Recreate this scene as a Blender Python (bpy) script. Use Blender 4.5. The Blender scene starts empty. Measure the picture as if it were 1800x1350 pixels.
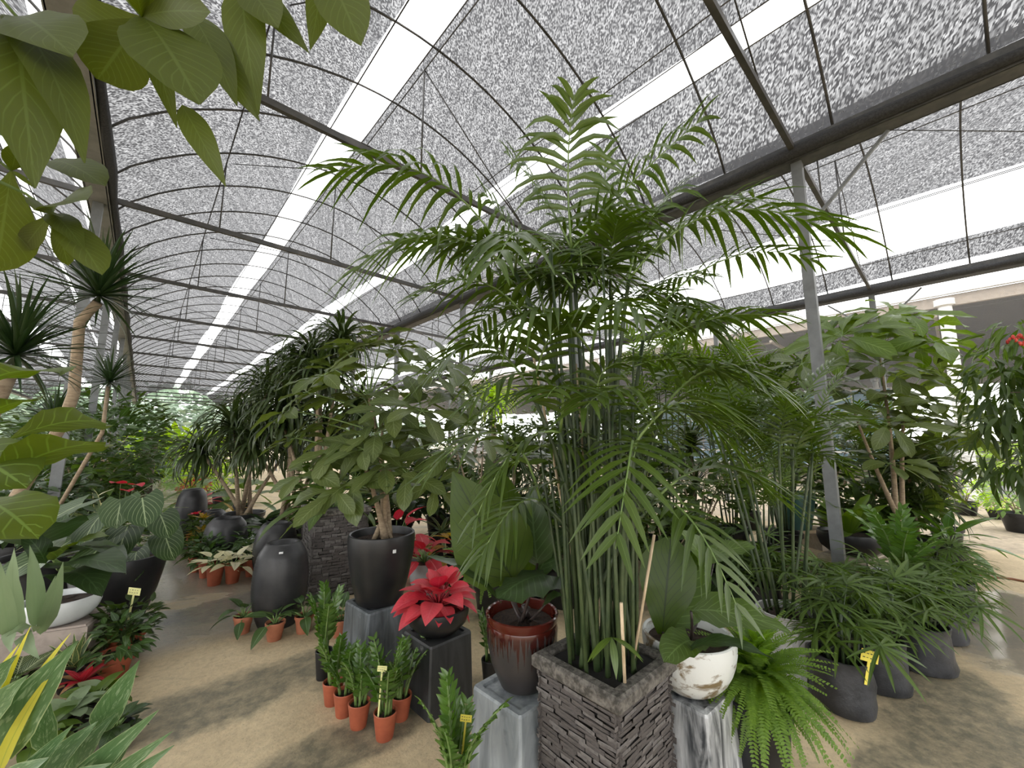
import bpy, bmesh, math, random
import numpy as np
from mathutils import Vector, Matrix
random.seed(7); rng = np.random.default_rng(7)
sc = bpy.context.scene
COL = sc.collection
# ------------------------------------------------------------------ camera, sky, exposure
FPX, CAMH = 705.0, 1.55
PITCH = math.radians(7.9); YAW = math.radians(42.5)
cam_d = bpy.data.cameras.new('camera'); cam = bpy.data.objects.new('camera', cam_d); COL.objects.link(cam)
cam.location = (0, 0, CAMH); cam.rotation_euler = (math.pi/2 + PITCH, 0, 0)
cam_d.sensor_width = 36.0; cam_d.sensor_fit = 'HORIZONTAL'; cam_d.lens = 36.0*FPX/1800.0; cam_d.clip_start = .05; cam_d.clip_end = 400
sc.camera = cam
world = bpy.data.worlds.new('overcast_sky'); sc.world = world; world.use_nodes = True
bg = world.node_tree.nodes['Background']; bg.inputs[0].default_value = (1, 1, 1, 1); bg.inputs[1].default_value = 2.1
sc.view_settings.view_transform = 'Standard'; sc.view_settings.look = 'None'; sc.view_settings.gamma = 1
sc.view_settings.use_curve_mapping = False; sc.view_settings.exposure = 1.0
cy = sc.cycles; cy.max_bounces = 4; cy.diffuse_bounces = 1; cy.glossy_bounces = 1; cy.transmission_bounces = 3; cy.transparent_max_bounces = 6
cy.use_adaptive_sampling = True; cy.adaptive_threshold = .06; cy.caustics_reflective = False; cy.caustics_refractive = False

# ------------------------------------------------------------------ geometry helpers
FW = Vector((0, math.cos(PITCH), math.sin(PITCH))); UP = Vector((0, -math.sin(PITCH), math.cos(PITCH))); RT = Vector((1, 0, 0))
D1 = Vector((-math.sin(YAW), math.cos(YAW), 0)); D2 = Vector((math.cos(YAW), math.sin(YAW), 0)); EYE = Vector((0, 0, CAMH)); ZV = Vector((0, 0, 1))
def ray(x, y): return RT*((x-900)/FPX) + UP*((675-y)/FPX) + FW
def at(x, y, Y): d = ray(x, y); return EYE + d*(Y/d.y)                 # point seen there at a ground distance Y
def spot(x, y, h=0.0): d = ray(x, y); return EYE + d*((h-CAMH)/d.z)    # point seen there at the height h
def at_v(x, y, v): d = ray(x, y); return EYE + d*(v/d.dot(D2))         # point seen there on the plane v (parallel to the aisle)
def G(u, v, z): return D1*u + D2*v + ZV*z
R = random.uniform

def link(name, data, parent=None):
    o = bpy.data.objects.new(name, data); COL.objects.link(o)
    if parent: o.parent = parent
    return o
def tag(o, label=None, cat=None, group=None, kind=None):
    if label: o['label'] = label
    if cat: o['category'] = cat
    if group: o['group'] = group
    if kind: o['kind'] = kind
    return o
def thing(name, label, cat, loc, rz=0.0, group=None):
    o = link(name, None); o.location = loc; o.rotation_euler = (0, 0, rz); o.empty_display_size = .05
    return tag(o, label, cat, group)

class MB:
    def __init__(s): s.v = []; s.f = []
    def add(s, v, f):
        b = len(s.v); s.v += [tuple(p) for p in v]; s.f += [tuple(i+b for i in q) for q in f]; return s
    def box(s, c, d, rz=0, top=1.0, m=None):
        hx, hy, hz = d[0]/2, d[1]/2, d[2]/2; vs = []
        for z, k in ((-hz, 1), (hz, top)):
            for x, y in ((-hx, -hy), (hx, -hy), (hx, hy), (-hx, hy)): vs.append(Vector((x*k, y*k, z)))
        mm = Matrix.Translation(Vector(c)) @ (m.to_4x4() if m else Matrix.Rotation(rz, 4, 'Z'))
        return s.add([mm @ p for p in vs], [(3,2,1,0), (4,5,6,7), (0,1,5,4), (1,2,6,5), (2,3,7,6), (3,0,4,7)])
    def bar(s, a, b, w, h=None):
        a = Vector(a); b = Vector(b); d = b-a; L = d.length; h = h or w
        y = d/L; x = y.cross(ZV); x = Vector((1, 0, 0)) if x.length < 1e-4 else x.normalized(); z = x.cross(y)
        return s.box((a+b)/2, (w, L, h), m=Matrix((x, y, z)).transposed())
    def tube(s, pts, r, n=6, cap=True):
        pts = [Vector(p) for p in pts]; k = len(pts); rr = r if isinstance(r, (list, tuple)) else [r]*k
        vs = []; ref = None
        for i, p in enumerate(pts):
            t = (pts[min(i+1, k-1)]-pts[max(i-1, 0)]).normalized()
            if ref is None: ref = Vector((1, 0, 0)) if abs(t.x) < .8 else Vector((0, 1, 0))
            x = t.cross(ref).normalized(); y = x.cross(t); ref = -y if False else ref
            for j in range(n):
                a = 2*math.pi*j/n; vs.append(p + x*(rr[i]*math.cos(a)) + y*(rr[i]*math.sin(a)))
        fs = [(i*n+j, i*n+(j+1) % n, (i+1)*n+(j+1) % n, (i+1)*n+j) for i in range(k-1) for j in range(n)]
        if cap: fs += [tuple(range(n))[::-1], tuple((k-1)*n+j for j in range(n))]
        return s.add(vs, fs)
    def lathe(s, prof, n=32, wob=0.0, c=(0, 0, 0), flute=0, fa=0.0):
        vs = []; k = len(prof)
        for r, z in prof:
            for j in range(n):
                a = 2*math.pi*j/n; q = r*(1 + wob*math.sin(3*a+z*20)) + (fa*(1 if (j % 2) else 0) if flute else 0)
                vs.append((c[0]+q*math.cos(a), c[1]+q*math.sin(a), c[2]+z))
        fs = [(i*n+j, i*n+(j+1) % n, (i+1)*n+(j+1) % n, (i+1)*n+j) for i in range(k-1) for j in range(n)]
        fs.append(tuple(range(n))[::-1]); fs.append(tuple((k-1)*n+j for j in range(n)))
        return s.add(vs, fs)
    def mesh(s, mat, smooth=False, name='mesh'):
        me = bpy.data.meshes.new(name); me.from_pydata(s.v, [], s.f); me.materials.append(M[mat])
        if smooth: me.shade_smooth() if smooth is True else None
        if smooth == 'auto':
            me.shade_smooth(); me.set_sharp_from_angle(angle=math.radians(38))
        return me
    def obj(s, name, mat, parent=None, smooth='auto'): return link(name, s.mesh(mat, smooth, name), parent)

def np_mesh(V, Q, UV, mat, name='leaf'):
    me = bpy.data.meshes.new(name); V = np.asarray(V, np.float32); Q = np.asarray(Q, np.int32)
    me.vertices.add(len(V)); me.vertices.foreach_set('co', V.ravel())
    me.loops.add(Q.size); me.loops.foreach_set('vertex_index', Q.ravel())
    me.polygons.add(len(Q)); me.polygons.foreach_set('loop_start', np.arange(0, Q.size, 4, dtype=np.int32))
    me.polygons.foreach_set('use_smooth', np.ones(len(Q), bool))
    uv = me.uv_layers.new(name='UVMap'); uv.data.foreach_set('uv', np.asarray(UV, np.float32)[Q.ravel()].ravel())
    me.materials.append(M[mat]); me.update(calc_edges=True); return me

def shape_w(sh, t):
    s = math.sin
    if sh == 'lance': return max(.02, s(math.pi*min(1, t)**.75)**.95)
    if sh == 'obov': return max(.03, s(math.pi*t**1.45)**.75)*(1 if t < .98 else .4)
    if sh == 'ovate': return max(.02, s(math.pi*t**.62)**.9)
    if sh == 'sword': return max(.02, min(1, .55+3*t)*(1-t**2.2))
    if sh == 'strap': return max(.02, min(1, .5+5*t)*(1-t**5))
    if sh == 'heart': return max(.02, (.80+.9*t)*(1-t)**.62 if t > .02 else .62)
    if sh == 'paddle': return max(.06, min(1, (t*1.9)**.8)*(1-max(0, t-.72)**2*10))
    return max(.02, s(math.pi*t))
def blade(L=1, W=.3, sh='lance', nx=6, fold=.25, droop=.5, wave=0.0, cols=3, curl=0.0, rise=0.0, waves=5, seed=0):
    """one leaf along +Y, its face up"""
    V = []; UV = []; y = z = 0.0; cs = np.linspace(-1, 1, cols)
    for i in range(nx+1):
        t = i/nx; th = rise - droop*t
        if i: y += math.cos(rise-droop*(t-.5/nx))*L/nx; z += math.sin(rise-droop*(t-.5/nx))*L/nx
        w = W/2*shape_w(sh, t)
        for c in cs:
            a = abs(c); h = fold*a*w - curl*a*a*w + wave*W*a*a*math.sin(waves*2*math.pi*t + (2.1 if c > 0 else .4) + seed)
            back = (-.30*W*(a**1.3)*(1-t)**5 if sh == 'heart' else 0)
            x = c*w*math.cos(min(1.2, abs(fold)*.6))
            V.append((x, y + back - math.sin(th)*h, z + math.cos(th)*h)); UV.append((c*.5+.5, t))
    Q = [(i*cols+j, i*cols+j+1, (i+1)*cols+j+1, (i+1)*cols+j) for i in range(nx) for j in range(cols-1)]
    return np.array(V), np.array(Q), np.array(UV)
_cache = {}
def leaf_mesh(mat, key=0, **k):
    kk = (mat, key, tuple(sorted(k.items())))
    if kk not in _cache: _cache[kk] = np_mesh(*blade(seed=key*1.7, **k), mat)
    return _cache[kk]
def pose(p, az, el, roll=0.0, s=1.0):
    return Matrix.Translation(Vector(p)) @ Matrix.Rotation(az, 4, 'Z') @ Matrix.Rotation(el, 4, 'X') @ Matrix.Rotation(roll, 4, 'Y') @ Matrix.Scale(s, 4)
def aim(p, d, s=1.0, roll=0.0, up=ZV):
    y = Vector(d).normalized(); x = y.cross(up); x = Vector((1, 0, 0)) if x.length < 1e-3 else x.normalized(); z = x.cross(y)
    return Matrix.Translation(Vector(p)) @ Matrix((x, y, z)).transposed().to_4x4() @ Matrix.Rotation(roll, 4, 'Y') @ Matrix.Scale(s, 4)
def leaf(parent, me, m, name='leaf'):
    o = link(name, me, parent); o.matrix_basis = m; return o
def joined(name, parent, geo, mats, mat, kind='stuff'):
    V, Q, UV = geo if isinstance(geo, tuple) else geo[0]; gs = [geo] if isinstance(geo, tuple) else geo
    vs = []; qs = []; us = []; b = 0
    for i, m in enumerate(mats):
        V, Q, UV = gs[i % len(gs)]; a = np.array(m)
        vs.append(V @ a[:3, :3].T + a[:3, 3]); qs.append(Q+b); us.append(UV); b += len(V)
    o = link(name, np_mesh(np.concatenate(vs), np.concatenate(qs), np.concatenate(us), mat, name), parent)
    if kind: o['kind'] = kind
    return o
def bez(a, b, c, n):
    a, b, c = Vector(a), Vector(b), Vector(c)
    return [a*(1-t)**2 + b*(2*t*(1-t)) + c*t*t for t in [i/n for i in range(n+1)]]

# ------------------------------------------------------------------ materials
M = {}
def mat_new(n):
    m = bpy.data.materials.new(n); m.use_nodes = True; M[n] = m; nt = m.node_tree; return m, nt, nt.nodes['Principled BSDF']
class NT:
    def __init__(s, nt): s.nt = nt
    def n(s, t, **k):
        o = s.nt.nodes.new(t)
        for a, b in k.items(): setattr(o, a, b)
        return o
    def l(s, a, b): s.nt.links.new(a, b)
    def put(s, v, sock):
        if hasattr(v, 'is_output'): s.l(v, sock)
        else: sock.default_value = v
    def m(s, op, a, b=0.0, c=0.0, clamp=False):
        o = s.n('ShaderNodeMath', operation=op, use_clamp=clamp)
        for i, v in enumerate((a, b, c)): s.put(v, o.inputs[i])
        return o.outputs[0]
    def mix(s, f, a, b):
        o = s.n('ShaderNodeMix', data_type='RGBA'); s.put(f, o.inputs[0])
        s.put((*a, 1) if isinstance(a, tuple) else a, o.inputs[6]); s.put((*b, 1) if isinstance(b, tuple) else b, o.inputs[7]); return o.outputs[2]
    def ramp(s, f, lo, hi, a=0.0, b=1.0):
        o = s.n('ShaderNodeMapRange', clamp=True); s.put(f, o.inputs[0])
        for i, v in enumerate((lo, hi, a, b)): o.inputs[i+1].default_value = v
        return o.outputs[0]
    def noise(s, vec, scale, detail=2.0, rough=.5, dist=0.0):
        o = s.n('ShaderNodeTexNoise'); s.l(vec, o.inputs['Vector']); o.inputs['Scale'].default_value = scale; o.inputs['Detail'].default_value = detail
        o.inputs['Roughness'].default_value = rough; o.inputs['Distortion'].default_value = dist; return o.outputs[0]
    def co(s, kind='Object', scale=(1, 1, 1), rot=(0, 0, 0)):
        c = s.n('ShaderNodeTexCoord'); mp = s.n('ShaderNodeMapping'); s.l(c.outputs[kind], mp.inputs[0]); mp.inputs['Scale'].default_value = scale; mp.inputs['Rotation'].default_value = rot
        return mp.outputs[0]
    def bump(s, h, st, dist, bsdf):
        b = s.n('ShaderNodeBump'); b.inputs['Strength'].default_value = st; b.inputs['Distance'].default_value = dist; s.l(h, b.inputs['Height']); s.l(b.outputs[0], bsdf.inputs['Normal'])
def plain(n, c, c2=None, rough=.6, scale=12, spec=.5, bump=0.0, metal=0.0, stretch=(1, 1, 1), lo=.4, hi=.65):
    m, nt, b = mat_new(n); t = NT(nt); b.inputs['Roughness'].default_value = rough; b.inputs['Metallic'].default_value = metal; b.inputs['Specular IOR Level'].default_value = spec
    v = t.co('Object', stretch); nz = t.noise(v, scale, 5, .6)
    t.l(t.mix(t.ramp(nz, lo, hi), c, c2 or tuple(x*.75 for x in c)), b.inputs['Base Color'])
    if bump: t.bump(t.noise(v, scale*4, 4, .65), .6, bump, b)
    return m
def leafmat(n, c1, c2, vein=None, vw=.035, side=0, skew=.55, sw=.1, tr=.35, rough=.42, edge=None, ew=.40, blotch=None, bs=9, bt=.52, tip=None, vstr=.7, spec=.45):
    if c1[1] > c1[0]*1.25 and n not in ('lime', 'fern', 'varieg', 'snake', 'staghorn', 'far_green', 'far_haze'): c1, c2 = ((c[0]*.80, c[1]*.68, c[2]*.55) for c in (c1, c2))
    m, nt, b = mat_new(n); t = NT(nt); uv = t.n('ShaderNodeUVMap').outputs[0]
    sp = t.n('ShaderNodeSeparateXYZ'); t.l(uv, sp.inputs[0]); x, y = sp.outputs[0], sp.outputs[1]; ax = t.m('ABSOLUTE', t.m('SUBTRACT', x, .5))
    rnd = t.m('FRACT', t.m('ADD', t.n('ShaderNodeObjectInfo').outputs['Random'], t.n('ShaderNodeNewGeometry').outputs['Random Per Island']))
    off = t.n('ShaderNodeCombineXYZ'); t.l(t.m('MULTIPLY', rnd, 37.0), off.inputs[2]); va = t.n('ShaderNodeVectorMath', operation='ADD'); t.l(uv, va.inputs[0]); t.l(off.outputs[0], va.inputs[1])
    nz = t.noise(va.outputs[0], 5, 3, .6)
    col = t.mix(t.m('MULTIPLY_ADD', nz, .5, t.m('MULTIPLY', rnd, .6), clamp=True), c1, c2)
    if tip: col = t.mix(t.ramp(y, .75, 1.0), col, tip)
    if blotch:
        mp = t.n('ShaderNodeMapping'); t.l(va.outputs[0], mp.inputs[0]); mp.inputs['Scale'].default_value = (1.6, 1, 1)
        col = t.mix(t.ramp(t.noise(mp.outputs[0], bs, 3, .6), bt, bt+.07), col, blotch)
    if vein:
        mk = t.ramp(ax, vw*.45, vw, 1, 0)
        if side:
            fr = t.m('ABSOLUTE', t.m('SUBTRACT', t.m('FRACT', t.m('SUBTRACT', t.m('MULTIPLY', y, float(side)), t.m('MULTIPLY', ax, side*skew))), .5))
            mk = t.m('MAXIMUM', mk, t.m('MULTIPLY', t.ramp(fr, sw*.3, sw, 1, 0), t.ramp(ax, .25, .48, .85, .25)))
        col = t.mix(t.m('MULTIPLY', mk, vstr), col, vein)
    if edge: col = t.mix(t.ramp(ax, ew, ew+.05), col, edge)
    t.l(col, b.inputs['Base Color']); b.inputs['Roughness'].default_value = rough; b.inputs['Specular IOR Level'].default_value = spec
    tl = t.n('ShaderNodeBsdfTranslucent'); hs = t.n('ShaderNodeHueSaturation'); hs.inputs['Saturation'].default_value = 1.25; hs.inputs['Value'].default_value = 1.7; t.l(col, hs.inputs['Color']); t.l(hs.outputs[0], tl.inputs[0])
    mx = t.n('ShaderNodeMixShader'); mx.inputs[0].default_value = tr; t.l(b.outputs[0], mx.inputs[1]); t.l(tl.outputs[0], mx.inputs[2]); t.l(mx.outputs[0], nt.nodes['Material Output'].inputs[0])
    return m
# greens
leafmat('palm', (.05, .11, .018), (.10, .185, .035), vein=(.20, .30, .09), vw=.05, tr=.34, rough=.33, vstr=.3, spec=.65)
leafmat('palm_light', (.08, .17, .03), (.15, .265, .055), vein=(.25, .36, .12), vw=.05, tr=.36, rough=.34, vstr=.3, spec=.65)
leafmat('umbrella', (.075, .135, .04), (.14, .21, .065), vein=(.34, .42, .19), vw=.035, side=9, sw=.08, tr=.28, rough=.36, vstr=.32)
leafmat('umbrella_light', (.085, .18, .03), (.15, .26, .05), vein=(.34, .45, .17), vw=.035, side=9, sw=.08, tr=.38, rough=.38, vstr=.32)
leafmat('pachira', (.075, .115, .022), (.105, .155, .033), vein=(.24, .32, .12), vw=.03, side=12, sw=.10, tr=.36, rough=.45, vstr=.16)
leafmat('dracaena', (.016, .042, .016), (.035, .075, .028), vein=(.06, .1, .05), vw=.05, tr=.15, rough=.3)
leafmat('strappy', (.03, .065, .02), (.07, .115, .04), vein=(.12, .17, .08), vw=.06, tr=.22, rough=.33)
leafmat('bird_nest', (.09, .19, .035), (.15, .27, .055), vein=(.05, .1, .02), vw=.04, tr=.35, rough=.34)
leafmat('broad_dark', (.03, .07, .028), (.055, .105, .04), vein=(.11, .17, .075), vw=.03, side=9, tr=.2, rough=.34, vstr=.5)
leafmat('broad_green', (.06, .13, .035), (.11, .2, .05), vein=(.2, .3, .1), vw=.03, side=9, tr=.32, rough=.38, vstr=.5)
leafmat('big_leaf', (.06, .125, .022), (.09, .165, .03), vein=(.018, .03, .012), vw=.028, side=8, skew=.9, sw=.07, tr=.42, rough=.38, vstr=.75)
leafmat('fiddle', (.085, .15, .02), (.125, .205, .032), vein=(.24, .36, .1), vw=.03, side=7, sw=.09, tr=.38, rough=.4, vstr=.5)
leafmat('veined', (.035, .085, .03), (.06, .125, .04), vein=(.46, .55, .30), vw=.025, side=5, skew=1.7, sw=.07, tr=.2, rough=.4, vstr=.62)
leafmat('staghorn', (.17, .23, .12), (.24, .31, .17), vein=(.2, .27, .14), vw=.05, tr=.25, rough=.55)
leafmat('zz_leaf', (.06, .16, .035), (.13, .28, .06), vein=(.12, .24, .07), vw=.04, tr=.22, rough=.24, spec=.6)
leafmat('rubber', (.045, .105, .035), (.08, .165, .05), vein=(.26, .38, .2), vw=.03, tr=.22, rough=.32)
leafmat('fern', (.10, .185, .025), (.19, .30, .05), vein=(.2, .34, .06), vw=.05, tr=.42, rough=.5)
leafmat('lady_palm', (.06, .135, .03), (.12, .22, .05), vein=(.18, .28, .09), vw=.06, tr=.33, rough=.4, vstr=.4)
leafmat('red_leaf', (.50, .025, .05), (.72, .10, .12), vein=(.72, .2, .22), vw=.035, side=8, tr=.3, rough=.42, vstr=.45, edge=(.62, .10, .10), ew=.43)
leafmat('red_dark', (.30, .015, .03), (.5, .05, .06), vein=(.6, .2, .2), vw=.04, tr=.3, rough=.4)
leafmat('cream_leaf', (.70, .66, .42), (.80, .74, .58), vein=(.45, .5, .25), vw=.04, tr=.35, rough=.45, edge=(.35, .45, .2), ew=.44)
leafmat('varieg', (.06, .125, .045), (.125, .205, .08), vein=(.055, .12, .04), vw=.03, side=10, sw=.2, tr=.25, rough=.42, vstr=.6, edge=(.55, .60, .33), ew=.465, blotch=(.22, .30, .16), bs=7, bt=.54)
leafmat('yellow_blade', (.55, .50, .05), (.68, .62, .10), vein=(.35, .4, .06), vw=.05, tr=.3, rough=.45)
leafmat('snake', (.10, .16, .06), (.17, .23, .09), tr=.12, rough=.4, edge=(.62, .58, .25), ew=.38, blotch=(.05, .09, .03), bs=12)
leafmat('stripe', (.04, .09, .03), (.07, .13, .04), vein=(.5, .55, .3), vw=.05, side=11, sw=.16, tr=.25, rough=.38, vstr=.75)
leafmat('lime', (.30, .50, .03), (.5, .66, .08), tr=.4, rough=.5)
leafmat('croton', (.35, .16, .03), (.5, .34, .05), vein=(.7, .5, .1), tr=.3, rough=.4, blotch=(.10, .14, .03), bs=5)
leafmat('shrub', (.035, .08, .02), (.075, .14, .035), tr=.3, rough=.42)
leafmat('far_green', (.16, .27, .08), (.27, .38, .13), tr=.3, rough=.6)  # brightness of open daylight put into the leaf colour
leafmat('far_haze', (.29, .37, .28), (.38, .46, .36), tr=.2, rough=.8)  # distance haze painted in as a pale greyed leaf colour
leafmat('dry_leaf', (.30, .17, .07), (.42, .26, .13), tr=.2, rough=.6)
# hard things
plain('cane', (.022, .042, .013), (.06, .085, .03), rough=.5, scale=14, stretch=(1, 1, .6))
plain('green_stem', (.12, .2, .05), (.2, .28, .09), rough=.45, scale=20)
plain('dark_stem', (.025, .02, .018), (.05, .035, .03), rough=.4, scale=20)
plain('bark', (.34, .26, .17), (.22, .16, .10), rough=.8, scale=22, stretch=(1, 1, 3), bump=.004)
plain('bark_dark', (.11, .085, .06), (.06, .05, .04), rough=.85, scale=22, bump=.004)
plain('stake', (.62, .49, .33), (.45, .33, .2), rough=.7, scale=16, stretch=(3, 3, .5))
plain('soil', (.055, .032, .02), (.018, .011, .008), rough=.95, scale=60, bump=.012)
plain('slate', (.095, .082, .074), (.048, .042, .04), rough=.72, scale=26, bump=.004, stretch=(1, 1, 3))
plain('slate_light', (.16, .145, .135), (.08, .072, .068), rough=.7, scale=26, bump=.004)
plain('slate_core', (.018, .016, .015), rough=.9)
plain('slate_rim', (.16, .145, .125), (.045, .04, .032), rough=.8, scale=38, bump=.006, lo=.38, hi=.6)
plain('black_pot', (.011, .011, .012), (.018, .0175, .0175), rough=.38, scale=10)
plain('jar', (.022, .022, .023), (.042, .04, .04), rough=.42, scale=7)
plain('plastic_black', (.010, .010, .011), (.018, .018, .019), rough=.42, scale=14)
plain('bag', (.02, .021, .023), (.042, .043, .047), rough=.38, scale=9, bump=.004)
plain('terracotta', (.40, .10, .045), (.32, .075, .035), rough=.6, scale=12)
plain('terracotta_pale', (.46, .17, .09), (.36, .12, .06), rough=.65, scale=12)
plain('white_glaze', (.74, .76, .75), (.66, .68, .67), rough=.22, scale=6)
plain('grey_pot', (.42, .43, .44), (.34, .35, .36), rough=.6, scale=8)
plain('fluted_pot', (.50, .50, .49), (.40, .40, .39), rough=.6, scale=9)
plain('green_glaze', (.05, .12, .105), (.035, .09, .08), rough=.3, scale=6)
plain('tag_yellow', (.80, .68, .10), (.74, .62, .08), rough=.5)
plain('tag_pale', (.82, .80, .36), (.78, .74, .3), rough=.5)
plain('ink', (.05, .05, .04), rough=.6)
plain('stone_block', (.50, .43, .33), (.38, .32, .24), rough=.85, scale=12, bump=.01)
plain('pink_stone', (.40, .33, .28), (.30, .25, .21), rough=.8, scale=12, bump=.004)
plain('sticker', (.85, .85, .85), rough=.5)
plain('steel', (.17, .18, .18), (.125, .13, .128), rough=.5, scale=5, metal=.2)
plain('steel_dark', (.045, .045, .045), (.085, .08, .075), rough=.55, scale=5)
plain('gutter', (.05, .052, .055), (.09, .09, .09), rough=.6, scale=9)
plain('gutter_pale', (.23, .23, .22), (.17, .17, .165), rough=.6, scale=5)
plain('net_roll', (.025, .026, .028), (.05, .05, .053), rough=.85, scale=60, bump=.01)
plain('shed_sheet', (.075, .065, .058), (.05, .043, .038), rough=.8, scale=1.2, stretch=(1, 1, 1))
plain('shed_beam', (.30, .25, .2), (.24, .2, .16), rough=.7)
plain('white_paint', (.78, .77, .74), (.66, .65, .62), rough=.6, scale=3)
plain('blue_panel', (.22, .42, .58), (.30, .52, .68), rough=.35, scale=2)
plain('grey_wall', (.33, .33, .32), (.26, .26, .25), rough=.85, scale=2)
plain('hose', (.28, .12, .06), rough=.5)
plain('wood', (.45, .34, .22), (.35, .26, .16), rough=.75, scale=6, stretch=(.3, 3, 3))
plain('flower_red', (.75, .07, .04), (.65, .05, .05), rough=.35)
def m_pedestal(n, c1, c2, c3, lo):
    m, nt, b = mat_new(n); t = NT(nt); v = t.co('Object', (5, 5, .8)); a = t.noise(v, 3.2, 5, .6, .8); g = t.noise(t.co('Object', (1, 1, 1)), 9, 4, .6)
    col = t.mix(t.ramp(a, .36, .68), c1, c2); col = t.mix(t.m('MULTIPLY', t.ramp(g, lo, lo+.12), .8), col, c3); t.l(col, b.inputs['Base Color']); b.inputs['Roughness'].default_value = .5
m_pedestal('ped_grey', (.19, .21, .22), (.36, .385, .39), (.11, .12, .13), .62)
m_pedestal('ped_blue', (.075, .085, .09), (.20, .22, .235), (.34, .36, .37), .66)
m_pedestal('ped_black', (.02, .021, .022), (.05, .052, .052), (.42, .42, .4), .67)
m_pedestal('ped_marble', (.05, .055, .06), (.70, .71, .71), (.6, .6, .6), .7)
def m_glaze():
    m, nt, b = mat_new('drip_glaze'); t = NT(nt); co = t.n('ShaderNodeTexCoord'); sp = t.n('ShaderNodeSeparateXYZ'); t.l(co.outputs['Object'], sp.inputs[0])
    an = t.m('ARCTAN2', sp.outputs[1], sp.outputs[0]); cv = t.n('ShaderNodeCombineXYZ'); t.l(t.m('MULTIPLY', an, 6.0), cv.inputs[0])
    dr = t.noise(cv.outputs[0], 2.2, 2, .5); edge = t.m('SUBTRACT', .275, t.m('MULTIPLY', t.ramp(dr, .4, .72), .17))
    k = t.ramp(t.m('SUBTRACT', sp.outputs[2], edge), -.006, .006); k2 = t.ramp(sp.outputs[2], .262, .285)
    col = t.mix(k, (.035, .031, .03), (.035, .008, .006)); col = t.mix(k2, col, (.075, .013, .008)); t.l(col, b.inputs['Base Color']); t.l(t.mix(k, (.4, .4, .4), (.1, .1, .1)), b.inputs['Roughness'])
m_glaze()
def m_antique():
    m, nt, b = mat_new('antique_white'); t = NT(nt); v = t.co('Object', (1, 1, 1.6)); a = t.noise(v, 9, 5, .65, .6)
    t.l(t.mix(t.ramp(a, .50, .60), (.66, .67, .64), (.19, .14, .075)), b.inputs['Base Color']); b.inputs['Roughness'].default_value = .45; t.bump(a, .4, .006, b)
m_antique()
def m_floor():
    m, nt, b = mat_new('concrete'); t = NT(nt)
    co = t.co('Object', (1, 1, 1), (0, 0, -YAW)); sp = t.n('ShaderNodeSeparateXYZ'); t.l(co, sp.inputs[0]); X, Yv = sp.outputs[0], sp.outputs[1]     # x across the aisle, y along it
    mid = t.noise(co, 2.6, 5, .62, .3); fine = t.noise(co, 26, 4, .7); band = t.noise(t.co('Object', (.55, 1.5, 1), (0, 0, -YAW)), 1.3, 4, .55, .4)
    col = t.mix(t.ramp(mid, .32, .7), (.72, .575, .36), (.58, .455, .28)); col = t.mix(t.m('MULTIPLY', t.ramp(fine, .42, .72), .4), col, (.30, .23, .15)); col = t.mix(t.m('MULTIPLY', t.ramp(t.noise(co, 90, 2, .6), .62, .72), .5), col, (.12, .10, .07))
    wob = t.m('ADD', t.m('MULTIPLY_ADD', band, 1.5, t.m('MULTIPLY_ADD', mid, 2.6, -2.55)), t.m('MULTIPLY', t.noise(co, 9, 4, .65), 1.0))
    def blob(u, v, ru, rv):
        dx = t.m('DIVIDE', t.m('SUBTRACT', X, v), rv); dy = t.m('DIVIDE', t.m('SUBTRACT', Yv, u), ru)
        return t.ramp(t.m('ADD', t.m('ADD', t.m('MULTIPLY', dx, dx), t.m('MULTIPLY', dy, dy)), wob), 1.35, .55)
    def union(l):
        r = blob(*l[0])
        for q in l[1:]: r = t.m('MAXIMUM', r, blob(*q))
        return r
    moss = union([(3.15, .5, .26, .85), (2.28, .95, .17, .4), (2.62, 1.35, .2, .3), (.2, 3.6, .3, .7), (-.05, 3.2, .25, .6), (.35, 2.65, .14, .3), (4.75, .75, .3, .5)])
    moss = t.m('MAXIMUM', moss, t.m('MULTIPLY', t.ramp(band, .56, .66), .6)); moss = t.m('MULTIPLY', moss, t.ramp(t.noise(co, 12, 5, .7), .3, .6, .45, 1))
    col = t.mix(t.m('MULTIPLY', moss, .86), col, (.12, .118, .085))
    path = t.m('MULTIPLY', t.ramp(band, .66, .58), t.ramp(Yv, 3.95, 4.25)); path = t.m('MULTIPLY', path, t.ramp(X, 1.6, 1.0))
    pud = union([(-.02, 5.35, .45, .85), (-.2, 6.1, .3, .6)]); wet = t.m('MAXIMUM', path, pud)
    col = t.mix(t.m('MULTIPLY', wet, .7), col, (.19, .185, .17)); t.l(col, b.inputs['Base Color'])
    t.l(t.m('MULTIPLY_ADD', pud, -.2, t.m('MULTIPLY_ADD', wet, -.54, t.m('MULTIPLY_ADD', moss, -.25, .74)), clamp=True), b.inputs['Roughness']); t.l(t.m('MULTIPLY_ADD', wet, .6, .4), b.inputs['Specular IOR Level'])
    bp = t.n('ShaderNodeBump'); t.l(t.m('MULTIPLY_ADD', pud, -.6, .65), bp.inputs['Strength']); bp.inputs['Distance'].default_value = .006; t.l(t.m('ADD', fine, t.noise(co, 7, 4, .6)), bp.inputs['Height']); t.l(bp.outputs[0], b.inputs['Normal'])
m_floor()
plain('gravel', (.55, .45, .32), (.36, .30, .22), rough=.9, scale=9, bump=.03)
plain('earth', (.30, .26, .19), (.22, .2, .13), rough=.95, scale=.8)
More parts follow.
